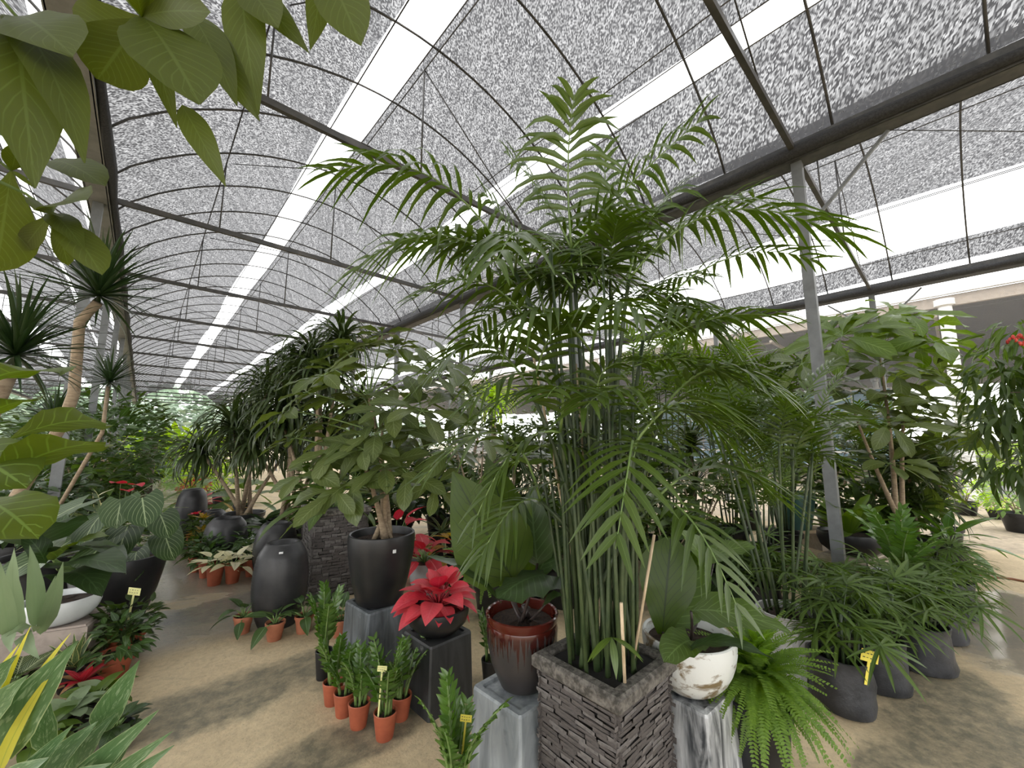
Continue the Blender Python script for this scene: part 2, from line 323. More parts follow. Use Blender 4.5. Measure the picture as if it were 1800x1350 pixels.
def m_net(n, cu, cv, pw, t1, thread, trans):
    """woven net: cells of cu x cv metres along and across the weave, each open or closed by chance"""
    m, nt, b = mat_new(n); t = NT(nt); v = t.co('Object', (1/cv, 1/cu, 1), (0, 0, -YAW))
    fl = t.n('ShaderNodeVectorMath', operation='FLOOR'); t.l(v, fl.inputs[0]); sp = t.n('ShaderNodeSeparateXYZ'); t.l(fl.outputs[0], sp.inputs[0]); cb = t.n('ShaderNodeCombineXYZ'); t.l(sp.outputs[0], cb.inputs[0]); t.l(sp.outputs[1], cb.inputs[1])
    wn = t.n('ShaderNodeTexWhiteNoise', noise_dimensions='2D'); t.l(cb.outputs[0], wn.inputs[0]); w1 = t.n('ShaderNodeTexWhiteNoise', noise_dimensions='1D'); t.l(t.m('FLOOR', t.m('MULTIPLY', sp.outputs[0], .25)), w1.inputs['W'])
    f = t.m('MULTIPLY', t.m('MAXIMUM', t.ramp(wn.outputs[0], 0, 1, 1-pw, 1), 0.0), t.ramp(w1.outputs[0], 0, 1, t1*.72, t1*1.1))
    d = t.n('ShaderNodeBsdfDiffuse'); d.inputs[0].default_value = (*thread, 1); tl = t.n('ShaderNodeBsdfTranslucent'); tl.inputs[0].default_value = (*trans, 1)
    x1 = t.n('ShaderNodeMixShader'); x1.inputs[0].default_value = .6; t.l(d.outputs[0], x1.inputs[1]); t.l(tl.outputs[0], x1.inputs[2])
    tp = t.n('ShaderNodeBsdfTransparent'); x2 = t.n('ShaderNodeMixShader'); t.l(f, x2.inputs[0]); t.l(x1.outputs[0], x2.inputs[1]); t.l(tp.outputs[0], x2.inputs[2]); t.l(x2.outputs[0], nt.nodes['Material Output'].inputs[0])
m_net('shade_net', .022, .009, 1.3, .20, (.04, .04, .043), (.07, .07, .073))
m, nt, b = mat_new('insect_mesh'); t = NT(nt); tp = t.n('ShaderNodeBsdfTransparent'); tl = t.n('ShaderNodeBsdfTranslucent'); x = t.n('ShaderNodeMixShader'); x.inputs[0].default_value = .08; t.l(tp.outputs[0], x.inputs[1]); t.l(tl.outputs[0], x.inputs[2]); t.l(x.outputs[0], nt.nodes['Material Output'].inputs[0])
def m_film():
    m, nt, b = mat_new('film'); t = NT(nt)
    tp = t.n('ShaderNodeBsdfTransparent'); tl = t.n('ShaderNodeBsdfTranslucent'); tl.inputs[0].default_value = (.93, .94, .95, 1)
    x = t.n('ShaderNodeMixShader'); x.inputs[0].default_value = .25; t.l(tp.outputs[0], x.inputs[1]); t.l(tl.outputs[0], x.inputs[2]); t.l(x.outputs[0], nt.nodes['Material Output'].inputs[0])
m_film()
# ------------------------------------------------------------------ the shade house: ground, roof vaults, gutters, posts
def poly(name, pts, z, mat, parent=None, kind='structure'):
    o = MB().add([(p[0], p[1], z) for p in pts], [tuple(range(len(pts)))]).obj(name, mat, parent, False)
    if kind: o['kind'] = kind
    return o
poly('ground', [(-160, -90), (160, -90), (160, 160), (-160, 160)], -.02, 'earth')
poly('floor', [G(u, v, 0) for u, v in ((-14, -9), (-14, 9.0), (60, 9.0), (60, -9))], 0, 'concrete')
gr = poly('gravel', [G(u, v, 0) for u, v in ((-14, 9.0), (-14, 30), (60, 30), (60, 9.0))], -.005, 'gravel', None, 'stuff')
gr['label'] = 'pale loose gravel ground beyond the concrete floor edge'; gr['category'] = 'gravel'
ZG, RISE = 4.75, 1.47
U0, U1 = -12.0, 48.0
CH = [0.88 + 3.2*k for k in range(-4, 15)]
def arch(v, va, vb): q = max(0.0, 1-((v-(va+vb)/2)/((vb-va)/2))**2); return ZG + RISE*q**.8
def sheet(name, va, vb, v0, v1, dz, mat, parent, sag=.0, mb=None):
    us = np.arange(U0, U1+.01, 1.07 if sag else 2.0); nv = max(3, int((v1-v0)/.22)); V = []; k = len(us)
    ph = R(0, 9)
    for u in us:
        e0 = sag*.5*math.sin(u*.9+ph); e1 = sag*.7*math.sin(u*.7+ph*2)
        for j in range(nv+1):
            t = j/nv; v = v0+e0+(v1-v0+e1-e0)*t; v = min(max(v, va), vb)
            p = G(u, v, arch(v, va, vb)+dz-sag*.6*math.sin(math.pi*t)*(.5+.5*math.sin(u*2.9+ph))); V.append(tuple(p))
    Q = [(i*(nv+1)+j, i*(nv+1)+j+1, (i+1)*(nv+1)+j+1, (i+1)*(nv+1)+j) for i in range(k-1) for j in range(nv)]
    if mb: return mb.add(V, Q)
    return MB().add(V, Q).obj(name, mat, parent, True)
GUT = [-6.6, -0.7, 5.15, 11.25]
NETS = [[(-6.5, -4.2), (-3.65, -1.9), (-1.75, -1.05)], [(-.62, 1.66), (2.14, 4.05), (4.28, 5.08)], [(5.75, 7.1), (7.72, 9.88), (10.88, 11.2)]]
for k in range(3):
    va, vb = GUT[k], GUT[k+1]; vm = (va+vb)/2
    fm = MB(); ed = [va+.05] + [e for ab in NETS[k] for e in ab] + [vb-.05]
    for a, b in zip(ed[0::2], ed[1::2]):
        if b-a > .12: sheet('', va, vb, max(va+.05, a-.15), min(vb-.05, b+.15), .10, 'film', None, 0, fm)
    c = fm.obj('ceiling' if k == 0 else 'ceiling.%03d' % k, 'film', None, True); c['kind'] = 'structure'
    for a, b in NETS[k]: sheet('shade_net', va, vb, a, b, .035, 'shade_net', c, .06)
    hm = MB().tube([G(0, v, arch(v, va, vb)) for v in [va+(vb-va)*i/22 for i in range(23)]], .014, 5).mesh('steel_dark', True, 'hoop')
    u = .53-1.07*11
    while u < U1:
        o = link('hoop', hm, c); o.location = D1*u; u += 1.07
    tm = MB().bar(G(0, va, ZG-.02), G(0, vb, ZG-.02), .05, .07).mesh('steel_dark', False, 'tie_beam')
    km = MB().tube([G(0, vm, ZG), G(0, vm, ZG+RISE)], .012, 5).mesh('steel_dark', True, 'king_post')
    bm_ = MB().tube([G(0, vm-(vb-va)*.28, ZG), G(0, vm-(vb-va)*.28, arch(vm-(vb-va)*.28, va, vb))], .010, 5).mesh('steel_dark', True, 'strut')
    cm = MB().tube([G(0, vm, ZG+RISE), G(0, vm+(vb-va)*.30, ZG)], .008, 4).mesh('steel_dark', True, 'brace')
    cm2 = MB().tube([G(0, vm, ZG), G(3.2, vm-(vb-va)*.26, arch(vm-(vb-va)*.26, va, vb))], .008, 4).mesh('steel_dark', True, 'brace')
    for u in CH:
        for n, me in (('tie_beam', tm), ('king_post', km), ('strut', bm_), ('brace', cm), ('brace', cm2)):
            if k == 2 and n != 'tie_beam' and u > 20: continue
            o = link(n, me, c); o.location = D1*u
    for v in ([vm, vm-(vb-va)*.28, vm+(vb-va)*.28] + [e for ab in NETS[k] for e in ab][1:-1]):
        MB().tube([G(U0, v, arch(v, va, vb)-.01), G(U1, v, arch(v, va, vb)-.01)], .009, 4).obj('purlin_wire', 'steel_dark', c, True)
for k, v in enumerate(GUT):
    g = MB()
    for a, b, w, h in ((-.10, ZG-.03, .02, .2), (.10, ZG-.03, .02, .2)): g.bar(G(U0, v+a, b), G(U1, v+a, b), w, h)
    g.bar(G(U0, v, ZG-.12), G(U1, v, ZG-.12), .2, .02)
    o = g.obj('beam' if k == 0 else 'beam.%03d' % k, 'gutter_pale' if k < 2 else 'gutter', None, False); o['kind'] = 'structure'
    n = MB(); us = np.arange(U0, U1, .8)
    n.tube([G(u, v+(-.13 if k >= 2 else .13), ZG-.06+.015*math.sin(u*3.1)) for u in us], [.06+.015*math.sin(u*2.3) for u in us], 7).obj('net_roll', 'net_roll', o, True)
pil = MB().box((0, 0, ZG/2-.06), (.10, .10, ZG-.13), YAW).mesh('steel', False, 'pillar')
pb = MB().box((0, 0, .006), (.2, .2, .012), YAW).mesh('steel', False, 'base_plate')
arm = MB().bar((0, 0, ZG-.95), D1*.75+ZV*(ZG-.18), .03).mesh('steel', False, 'brace'); arm2 = MB().bar((0, 0, ZG-.95), D1*-.75+ZV*(ZG-.18), .03).mesh('steel', False, 'brace')
for k, v in enumerate(GUT):
    for u in CH:
        if u < -1 and k < 3: continue
        if (k == 0 and u < 9) or (k == 1 and u < 6): continue
        if u > 35: continue
        o = link('pillar', pil); o.location = G(u, v, 0); o['kind'] = 'structure'
        link('base_plate', pb, o)
        if k >= 2: link('brace', arm, o); link('brace', arm2, o)
# ------------------------------------------------------------------ open shed beyond, on the gravel side
ZS = 5.42
shed = MB()
us = [-20, 46]; V = []; F = []; n = 34
for i in range(n+1):
    v = 16 + i*.8
    for u in us: V += [tuple(G(u, v, ZS+(i % 2)*.16))]
F = [(2*i, 2*i+1, 2*i+3, 2*i+2) for i in range(n)]
roof = shed.add(V, F).obj('roof', 'shed_sheet', None, False); roof['kind'] = 'structure'
o = MB().bar(G(-20, 16, ZS-.1), G(46, 16, ZS-.1), .12, .3).obj('fascia_board', 'shed_beam', roof, False)
MB().bar(G(-20, 15.9, ZS+.14), G(46, 15.9, ZS+.14), .14, .14).obj('gutter', 'white_paint', roof, False)
for u in [-12+4*i for i in range(12)]:
    MB().bar(G(u, 16, ZS-.45), G(u, 30, ZS-.45), .08).obj('rafter', 'shed_beam', roof, False)
    MB().bar(G(u, 16.3, ZS-.45), G(u+2, 18, ZS-.05), .06).obj('brace', 'shed_beam', roof, False)
for u, v in ((-.2, 16), (11, 16), (-12, 16), (22, 16), (33, 16), (3, 34), (14, 34), (25, 34)):
    o = MB().lathe([(.17, 0), (.17, .3), (.14, .32), (.14, ZS-.25), (.22, ZS-.22), (.22, ZS-.05)], 14).obj('pillar', 'white_paint'); o.location = G(u, v, 0); o['kind'] = 'structure'
t = thing('glass_screen', 'pale blue glazed screen standing under the dark shed roof', 'screen', G(9, 30, 0))
for i in range(8):
    for j in range(3):
        MB().box(D1*(-6.1+i*1.7)+ZV*(.75+j*1.45), (.04, 1.62, 1.38), YAW).obj('pane', 'blue_panel', t, False)
fr = MB()
for i in range(9): fr.bar(D1*(-6.95+i*1.7), D1*(-6.95+i*1.7)+ZV*4.4, .07)
for j in range(4): fr.bar(D1*-6.95+ZV*(.05+j*1.44), D1*6.65+ZV*(.05+j*1.44), .07)
fr.obj('frame', 'white_paint', t, False)
w = MB().box(G(10, 36, .75), (.3, 80, 1.5), YAW).obj('wall_far', 'grey_wall', None, False); w['kind'] = 'structure'
t = thing('steel_rail', 'long white pipe railing behind the gravel yard', 'railing', G(6, 21, 0))
for z in (.5, 1.05): MB().tube([D1*-22+ZV*z, D1*26+ZV*z], .045, 6).obj('rail', 'white_paint', t, True)
for i in range(13): MB().tube([D1*(-22+4*i), D1*(-22+4*i)+ZV*1.05], .04, 6).obj('post', 'white_paint', t, True)
mw = MB().add([tuple(G(u, 11.45, z)) for u, z in ((-14, 0.9), (46, .9), (46, ZG-.1), (-14, ZG-.1))], [(0, 1, 2, 3)]).obj('wall_mesh', 'insect_mesh', None, False); mw['kind'] = 'structure'
# ------------------------------------------------------------------ pots, tags and supports
def rim_pot(parent, prof, mat, soil, n=32, smooth='auto', name='pot', **k):
    """outer profile bottom to top, then the wall turns in; soil = (radius, height)"""
    r, z = prof[-1]; th = .06*r+.004
    pr = list(prof) + [(r-th*.4, z+.004), (r-th, z), (max(.01, r-th*1.6), soil[1]-.01)]
    o = MB().lathe(pr, n, **k).obj(name, mat, parent, smooth)
    s = MB(); V = [(0, 0, soil[1]+.012)]; N = 20
    for q in (.5, 1.0):
        for j in range(N): a = 2*math.pi*j/N; V.append((soil[0]*q*math.cos(a), soil[0]*q*math.sin(a), soil[1]+(R(-.008, .012) if q < 1 else 0)))
    F = [(0, 1+j, 1+(j+1) % N) for j in range(N)] + [(1+j, 1+N+j, 1+N+(j+1) % N, 1+(j+1) % N) for j in range(N)]
    s.add(V, F).obj('soil', 'soil', parent, False)
    return o
def taper_pot(parent, r, h, mat, r0=None, lip=True):
    r0 = r0 or r*.72; p = [(r0*.96, 0), (r0, .006), (r*.95, h*.84)]
    p += [(r*1.02, h*.85), (r*1.04, h)] if lip else [(r, h)]
    rim_pot(parent, p, mat, (r*.93, h*.86), 24)
def price_tag(parent, p, az=0.0, h=.13, mat='tag_yellow', w=.05, tilt=.15):
    m = Matrix.Translation(Vector(p)) @ Matrix.Rotation(az, 4, 'Z') @ Matrix.Rotation(tilt, 4, 'Y')
    mm = MB().box((0, 0, h/2), (w*.16, .002, h)).mesh(mat, False, 'price_tag'); o = link('price_tag', mm, parent); o.matrix_basis = m
    pl = MB().box((0, -.001, h+w*.28), (w, .002, w*.56)).obj('tag_plate', mat, o, False)
    for i in range(2):
        for j in range(3): MB().box((-w*.28+j*w*.26+R(-.002, .002), -.0025, h+w*(.4-.2*i)), (w*.17, .001, w*.05), 0).obj('written_mark', 'ink', o, False) if False else None
    k = MB()
    for i in range(2):
        for j in range(4): k.box((-w*.33+j*w*.2, -.0025, h+w*(.39-.2*i)+R(-.001, .001)), (w*R(.06, .13), .001, w*R(.025, .05)))
    k.obj('handwriting', 'ink', o, False)
    return o
def pedestal(label, p, w, h, mat, rz, top=.94, name='pedestal'):
    t = thing(name, label, 'pedestal', p, rz); b = w*.5
    m = MB(); rings = [(1, 0), (1, .01), (top*.985+.015, h-.03), (top, h-.012), (top*.97, h), (top*.80, h), (top*.78, h-.012)]
    V = []; n = len(rings)
    for k, z in rings:
        c = .86
        for x, y in ((-1, -c), (-c, -1), (c, -1), (1, -c), (1, c), (c, 1), (-c, 1), (-1, c)):
            c2 = .94; V.append((b*k*(x if abs(x) == 1 else math.copysign(c2, x)), b*k*(y if abs(y) == 1 else math.copysign(c2, y)), z))
    F = [(i*8+j, i*8+(j+1) % 8, (i+1)*8+(j+1) % 8, (i+1)*8+j) for i in range(n-1) for j in range(8)] + [tuple(range(8))[::-1], tuple((n-1)*8+j for j in range(8))]
    m.add(V, F).obj('block', mat, t, False); return t

# ------------------------------------------------------------------ plant builders (all in the plant's own space)
def rosette(parent, o, n, L, W, sh, mat, el=(10, 75), droop=.8, petiole=0.0, fold=.2, wave=0.0, az0=None, spread=6.283, cols=5, pm='green_stem', nx=7, curl=0.0, order=True):
    o = Vector(o); st = MB() if petiole else None
    for i in range(n):
        t = (i+.5)/n if order else R(0, 1); az = (az0 if az0 is not None else 0) + i*2.399 % 6.283 + R(-.25, .25) if spread > 6 else az0 + R(-spread/2, spread/2)
        e = math.radians(el[0]+(el[1]-el[0])*t + R(-7, 7)); s = R(.8, 1.12)*(1-.25*abs(t-.45)); d = Vector((-math.sin(az)*math.cos(e), math.cos(az)*math.cos(e), math.sin(e)))
        p = o
        if petiole:
            pl = petiole*R(.75, 1.15); p = o + d*pl; st.tube([o, o+d*pl*.5+ZV*pl*.06, p], [.006+.006*L, .005+.004*L, .003+.003*L], 5); e -= R(.3, .6)
        leaf(parent, leaf_mesh(mat, i % 3, L=L, W=W, sh=sh, nx=nx, fold=fold, droop=round(droop*(.8, 1, 1.25)[i % 3], 3), wave=wave, cols=cols, curl=curl), pose(p, az, e, R(-.25, .25), s))
    if st: st.obj('stem', pm, parent, True)
def spiky(parent, o, n, L, W, mat, el=(-25, 85), droop=.5, axis=None, sh='sword', name='foliage', nx=5):
    g = [blade(L*q, W, sh, nx, .3, droop*dd, 0, 3) for q, dd in ((1, 1), (.9, .7), (1.05, 1.3), (.95, 1.0))]; ms = []
    for i in range(n):
        t = i/n; az = i*2.399+R(-.2, .2); e = math.radians(el[0]+(el[1]-el[0])*t**.8+R(-6, 6)); m = pose(o, az, e, R(-.3, .3), R(.8, 1.08)*(1-.2*(1-t)))
        if axis is not None: m = Matrix.Translation(Vector(o)) @ Vector((0, 0, 1)).rotation_difference(Vector(axis).normalized()).to_matrix().to_4x4() @ Matrix.Translation(-Vector(o)) @ m
        ms.append(m)
    return joined(name, parent, g, ms, mat)
def pinnate(pts, n, L, W, ang=(68, 30), grav=.45, lift=.25, bare=.16, rows=4, taper=(.55, .5)):
    """leaflet strips along a curve -> list of (V,Q,UV)"""
    out = []; k = len(pts)-1
    for i in range(n):
        t = bare + (1-bare)*(i+.3)/n; f = t*k; a = min(int(f), k-1); p = pts[a].lerp(pts[a+1], f-a); T = (pts[min(a+2, k)]-pts[max(a-1, 0)]).normalized()
        S = T.cross(ZV); S = Vector((1, 0, 0)) if S.length < 1e-3 else S.normalized(); N = S.cross(T); q = (i+.5)/n
        l0 = L*min(1, taper[0]+1.6*q)*(1-(1-taper[1])*max(0, q-.55)/.45)
        for sgn in (-1, 1):
            an = math.radians(ang[0]+(ang[1]-ang[0])*q+R(-6, 6)); l = l0*R(.88, 1.08); li = lift+R(-.1, .1)
            d = (T*math.cos(an)+S*(sgn*math.sin(an))+N*li).normalized(); g = grav*R(.6, 1.4)/max(.05, L); V = []; UV = []
            for r in range(rows+1):
                s = r/rows; c = p + d*(s*l) - ZV*(g*(s*l)**2); tg = (d - ZV*(2*g*s*l)).normalized(); wv = tg.cross(N); wv = S if wv.length < 1e-3 else wv.normalized(); nn = wv.cross(tg); w = W/2*(min(1, .35+3.2*s)*(1-s**2.4)+.02)
                V += [tuple(c-wv*w+nn*w*.25), tuple(c), tuple(c+wv*w+nn*w*.25)]; UV += [(0, s), (.5, s), (1, s)]
            Q = [(r*3+j, r*3+j+1, (r+1)*3+j+1, (r+1)*3+j) for r in range(rows) for j in range(2)]
            out.append((np.array(V), np.array(Q), np.array(UV)))
    return out
def frond(parent, pts, n, L, W, mat, split=False, r=.006, rm='green_stem', name='frond', **k):
    """palm frond: the midrib is the part, its leaflets hang on it"""
    kk = len(pts); f = MB().tube(pts, [r*(1-.8*i/(kk-1)) for i in range(kk)], 5).obj(name, rm, parent, True); ls = pinnate(pts, n, L, W, **k)
    if split:
        for g in ls: link('leaflet', np_mesh(*g, mat, 'leaflet'), f)
    else:
        b = 0; V = []; Q = []; U = []
        for g in ls: V.append(g[0]); Q.append(g[1]+b); U.append(g[2]); b += len(g[0])
        o = link('leaflets', np_mesh(np.concatenate(V), np.concatenate(Q), np.concatenate(U), mat, 'leaflets'), f); o['kind'] = 'stuff'
    return f
_fr = {}
def frond_tpl(mat, i, n=14, L=.32, W=.03, arc=1.0, grav=.4):
    """frond one unit long, along +Y, as one template mesh (midrib and leaflets)"""
    key = (mat, i, n, L, W, arc)
    if key not in _fr:
        pts = bez((0, 0, 0), (0, .5, .30*arc*(.7+.3*i)), (R(-.05, .05), .95, .05-.22*arc*i*.5), 8); ls = pinnate(pts, n, L, W, grav=grav)
        rb = blade(1, .016, 'strap', 8, .1, 0, 0, 3); P = np.array([tuple(p) for p in pts]); V0 = np.repeat(P, 3, 0); V0[0::3, 0] -= .006; V0[2::3, 0] += .006; V0[1::3, 2] -= .006
        ls.append((V0, rb[1], rb[2])); b = 0; V = []; Q = []; U = []
        for g in ls: V.append(g[0]); Q.append(g[1]+b); U.append(g[2]); b += len(g[0])
        _fr[key] = np_mesh(np.concatenate(V), np.concatenate(Q), np.concatenate(U), mat, 'frond')
    return _fr[key]
def clump_palm(parent, o, canes, h, nf, FL, mat, spread=.12, lean=.15, n=13, cm='cane', r=.012, LL=.32, W=.032, arc=1.0, el=(20, 75)):
    o = Vector(o); k = 0
    for c in range(canes):
        a = c*2.399+R(-.3, .3); q = spread*math.sqrt((c+.5)/canes); b = o+Vector((q*math.cos(a), q*math.sin(a), 0)); hh = h*R(.6, 1.0) if c else h
        e = b+Vector((math.cos(a)*lean*hh*R(.4, 1.2), math.sin(a)*lean*hh*R(.4, 1.2), hh)); MB().tube(bez(b, b.lerp(e, .5)+ZV*.03, e, 5), [r, r*.95, r*.9, r*.85, r*.8, r*.6], 6).obj('cane', cm, parent, True)
        for j in range(nf):
            az = a+j*2.399+R(-.4, .4); el_ = math.radians(R(*el)); k += 1
            p = e-ZV*R(0, .22*hh) if j else e
            leaf(parent, frond_tpl(mat, k % 3, n, LL, W, arc), pose(p, az, el_-.2, R(-.3, .3), FL*R(.75, 1.1)), 'frond')
def umbrella_cluster(parent, base, c, axis, n, L, mat, W=.36, tilt=62, droop=.5, pm='green_stem', r=.005, roll=None):
    """petiole with a whorl of leaflets at its end"""
    base, c, axis = Vector(base), Vector(c), Vector(axis).normalized(); mid = base.lerp(c, .55)+ZV*.06*(c-base).length
    f = MB().tube(bez(base, mid, c, 5), [r*1.3, r*1.2, r*1.1, r, r, r], 5).obj('leaf_cluster', pm, parent, True)
    x = axis.cross(Vector((.3, .7, .2))).normalized(); y = axis.cross(x); a0 = R(0, 6.3); sk = MB()
    for i in range(n):
        a = a0+2*math.pi*i/n+R(-.12, .12); rad = x*math.cos(a)+y*math.sin(a); tl = math.radians(tilt+R(-10, 14)); d = axis*math.cos(tl)+rad*math.sin(tl); s = L*R(.75, 1.1); st = s*.16
        p = c+d*st; sk.tube([c, p], r*.55, 4, False)
        leaf(f, leaf_mesh(mat, i % 3, L=1, W=W, sh='obov', nx=8, fold=.16, droop=round(droop*(.6, 1, 1.5)[i % 3], 3), wave=.05, cols=5, waves=3), aim(p, d, s, R(-.25, .25), up=axis))
    sk.obj('stalk', pm, f, True)
def zz_plant(parent, o, stems, h, mat='zz_leaf', n=9, lean=.5, LL=.075, W=.42):
    o = Vector(o)
    for s in range(stems):
        a = s*2.399+R(-.4, .4); hh = h*R(.65, 1.05) if s else h; le = lean*R(.4, 1.1) if s else .1; d = Vector((math.cos(a), math.sin(a), 0)); b = o+d*.025
        pts = bez(b, b+ZV*hh*.6+d*hh*le*.15, b+ZV*hh+d*hh*le, 8); f = MB().tube(pts, [.009-.0007*i for i in range(9)], 5).obj('stalk', 'green_stem', parent, True)
        for i in range(n):
            t = .28+.7*i/(n-1); k = t*8; j = min(int(k), 7); p = pts[j].lerp(pts[j+1], k-j); T = (pts[j+1]-pts[j]).normalized(); S = T.cross(Vector((d.y, -d.x, .1))).normalized()
            S2 = T.cross(S)
            for g in (-1, 1):
                dd = T*(.55+.5*(i/(n-1)))+S2*g*.8+S*R(-.2, .2); leaf(f, leaf_mesh(mat, i % 2, L=1, W=W, sh='ovate', nx=4, fold=.25, droop=.3, cols=3), aim(p, dd, LL*R(.8, 1.1)*(1-.3*max(0, t-.7)/.3), R(-.4, .4), up=-S if g else S))
def fern(parent, o, n, L, mat='fern', el=(-20, 70), az=None, spread=6.283):
    for i in range(n):
        a = (i*2.399+R(-.2, .2)) if az is None else az+R(-spread/2, spread/2); t = i/n; e = math.radians(el[0]+(el[1]-el[0])*t+R(-8, 8))
        leaf(parent, fern_tpl(mat, i % 4), pose(o, a, e, R(-.3, .3), L*R(.75, 1.1)), 'frond')
def fern_tpl(mat, i):
    key = ('fern', mat, i)
    if key not in _fr:
        pts = bez((0, 0, 0), (0, .5, .12), (R(-.06, .06), .82, -.25-.13*i), 12); ls = pinnate(pts, 34, .085, .036, ang=(80, 55), grav=.03, lift=.1, bare=.05, rows=2, taper=(.8, .25))
        b = 0; V = []; Q = []; U = []
        for g in ls: V.append(g[0]); Q.append(g[1]+b); U.append(g[2]); b += len(g[0])
        _fr[key] = np_mesh(np.concatenate(V), np.concatenate(Q), np.concatenate(U), mat, 'frond')
    return _fr[key]
def fan_tpl(mat, i):
    key = ('fan', mat, i)
    if key not in _fr:
        n = 8+i; ms = []; g = [blade(1, .085, 'strap', 5, .35, .55+.15*i, 0, 3), blade(.9, .075, 'strap', 5, .35, .7, 0, 3)]
        for j in range(n):
            a = math.radians(-115+230*j/(n-1)); ms.append(Matrix.Rotation(a, 4, 'Z') @ Matrix.Rotation(R(-.1, .12), 4, 'X') @ Matrix.Rotation(R(-.3, .3), 4, 'Y') @ Matrix.Scale(1-.25*abs(a)/2, 4))
        V = []; Q = []; U = []; b = 0
        for j, m in enumerate(ms):
            v, q, u = g[j % 2]; A = np.array(m); V.append(v @ A[:3, :3].T+A[:3, 3]); Q.append(q+b); U.append(u); b += len(v)
        _fr[key] = np_mesh(np.concatenate(V), np.concatenate(Q), np.concatenate(U), mat, 'fan_leaf')
    return _fr[key]
def fan_palm(parent, o, canes, h, nfan, FL, mat='lady_palm', spread=.09):
    o = Vector(o); st = MB()
    for c in range(canes):
        a = c*2.399; q = spread*math.sqrt((c+.5)/canes); b = o+Vector((q*math.cos(a), q*math.sin(a), 0)); hh = h*R(.45, 1); e = b+Vector((math.cos(a)*.12*hh, math.sin(a)*.12*hh, hh*.75)); st.tube([b, b.lerp(e, .5), e], .008, 5)
        for j in range(nfan):
            az = a+j*2.399+R(-.4, .4); el = math.radians(R(15, 72)); d = Vector((-math.sin(az)*math.cos(el), math.cos(az)*math.cos(el), math.sin(el))); p = e-ZV*R(0, .5*hh); k = p+d*FL*R(.5, 1.0); st.tube([p, k], .0035, 4, False)
            leaf(parent, fan_tpl(mat, (j+c) % 3), pose(k, az, el-R(.4, .9), R(-.4, .4), FL*R(.85, 1.15)), 'fan_leaf')
    st.obj('stems', 'cane', parent, True)
def shrub(parent, c, rad, n, L, W, mat, sh='ovate', trunk=None, name='foliage', tm='bark', droop=.4, hang=0.0):
    g = [blade(L, W, sh, 4, .25, droop*q, 0, 3) for q in (.6, 1, 1.4)]; ms = []; c = Vector(c)
    for i in range(n):
        v = Vector(rng.normal(size=3)).normalized(); q = R(.25, 1)**.45; p = c+Vector((v.x*rad[0], v.y*rad[1], v.z*rad[2]))*q
        az = math.atan2(-v.x, v.y)+R(-.9, .9); ms.append(pose(p, az, R(-.5, .7)+v.z*.4-hang, R(-.6, .6), R(.7, 1.15)))
    o = joined(name, parent, g, ms, mat)
    if trunk:
        st = MB(); b = Vector(trunk)
        for i in range(5):
            v = Vector((R(-1, 1), R(-1, 1), R(-.3, .8))); e = c+Vector((v.x*rad[0]*.7, v.y*rad[1]*.7, v.z*rad[2]*.7)); st.tube(bez(b, b.lerp(e, .5)+Vector((R(-.03, .03), R(-.03, .03), rad[2]*.2)), e, 4), [.02*rad[2]+.006, .016*rad[2]+.005, .012*rad[2]+.004, .006, .004], 5)
        st.obj('branches', tm, parent, True)
    return o
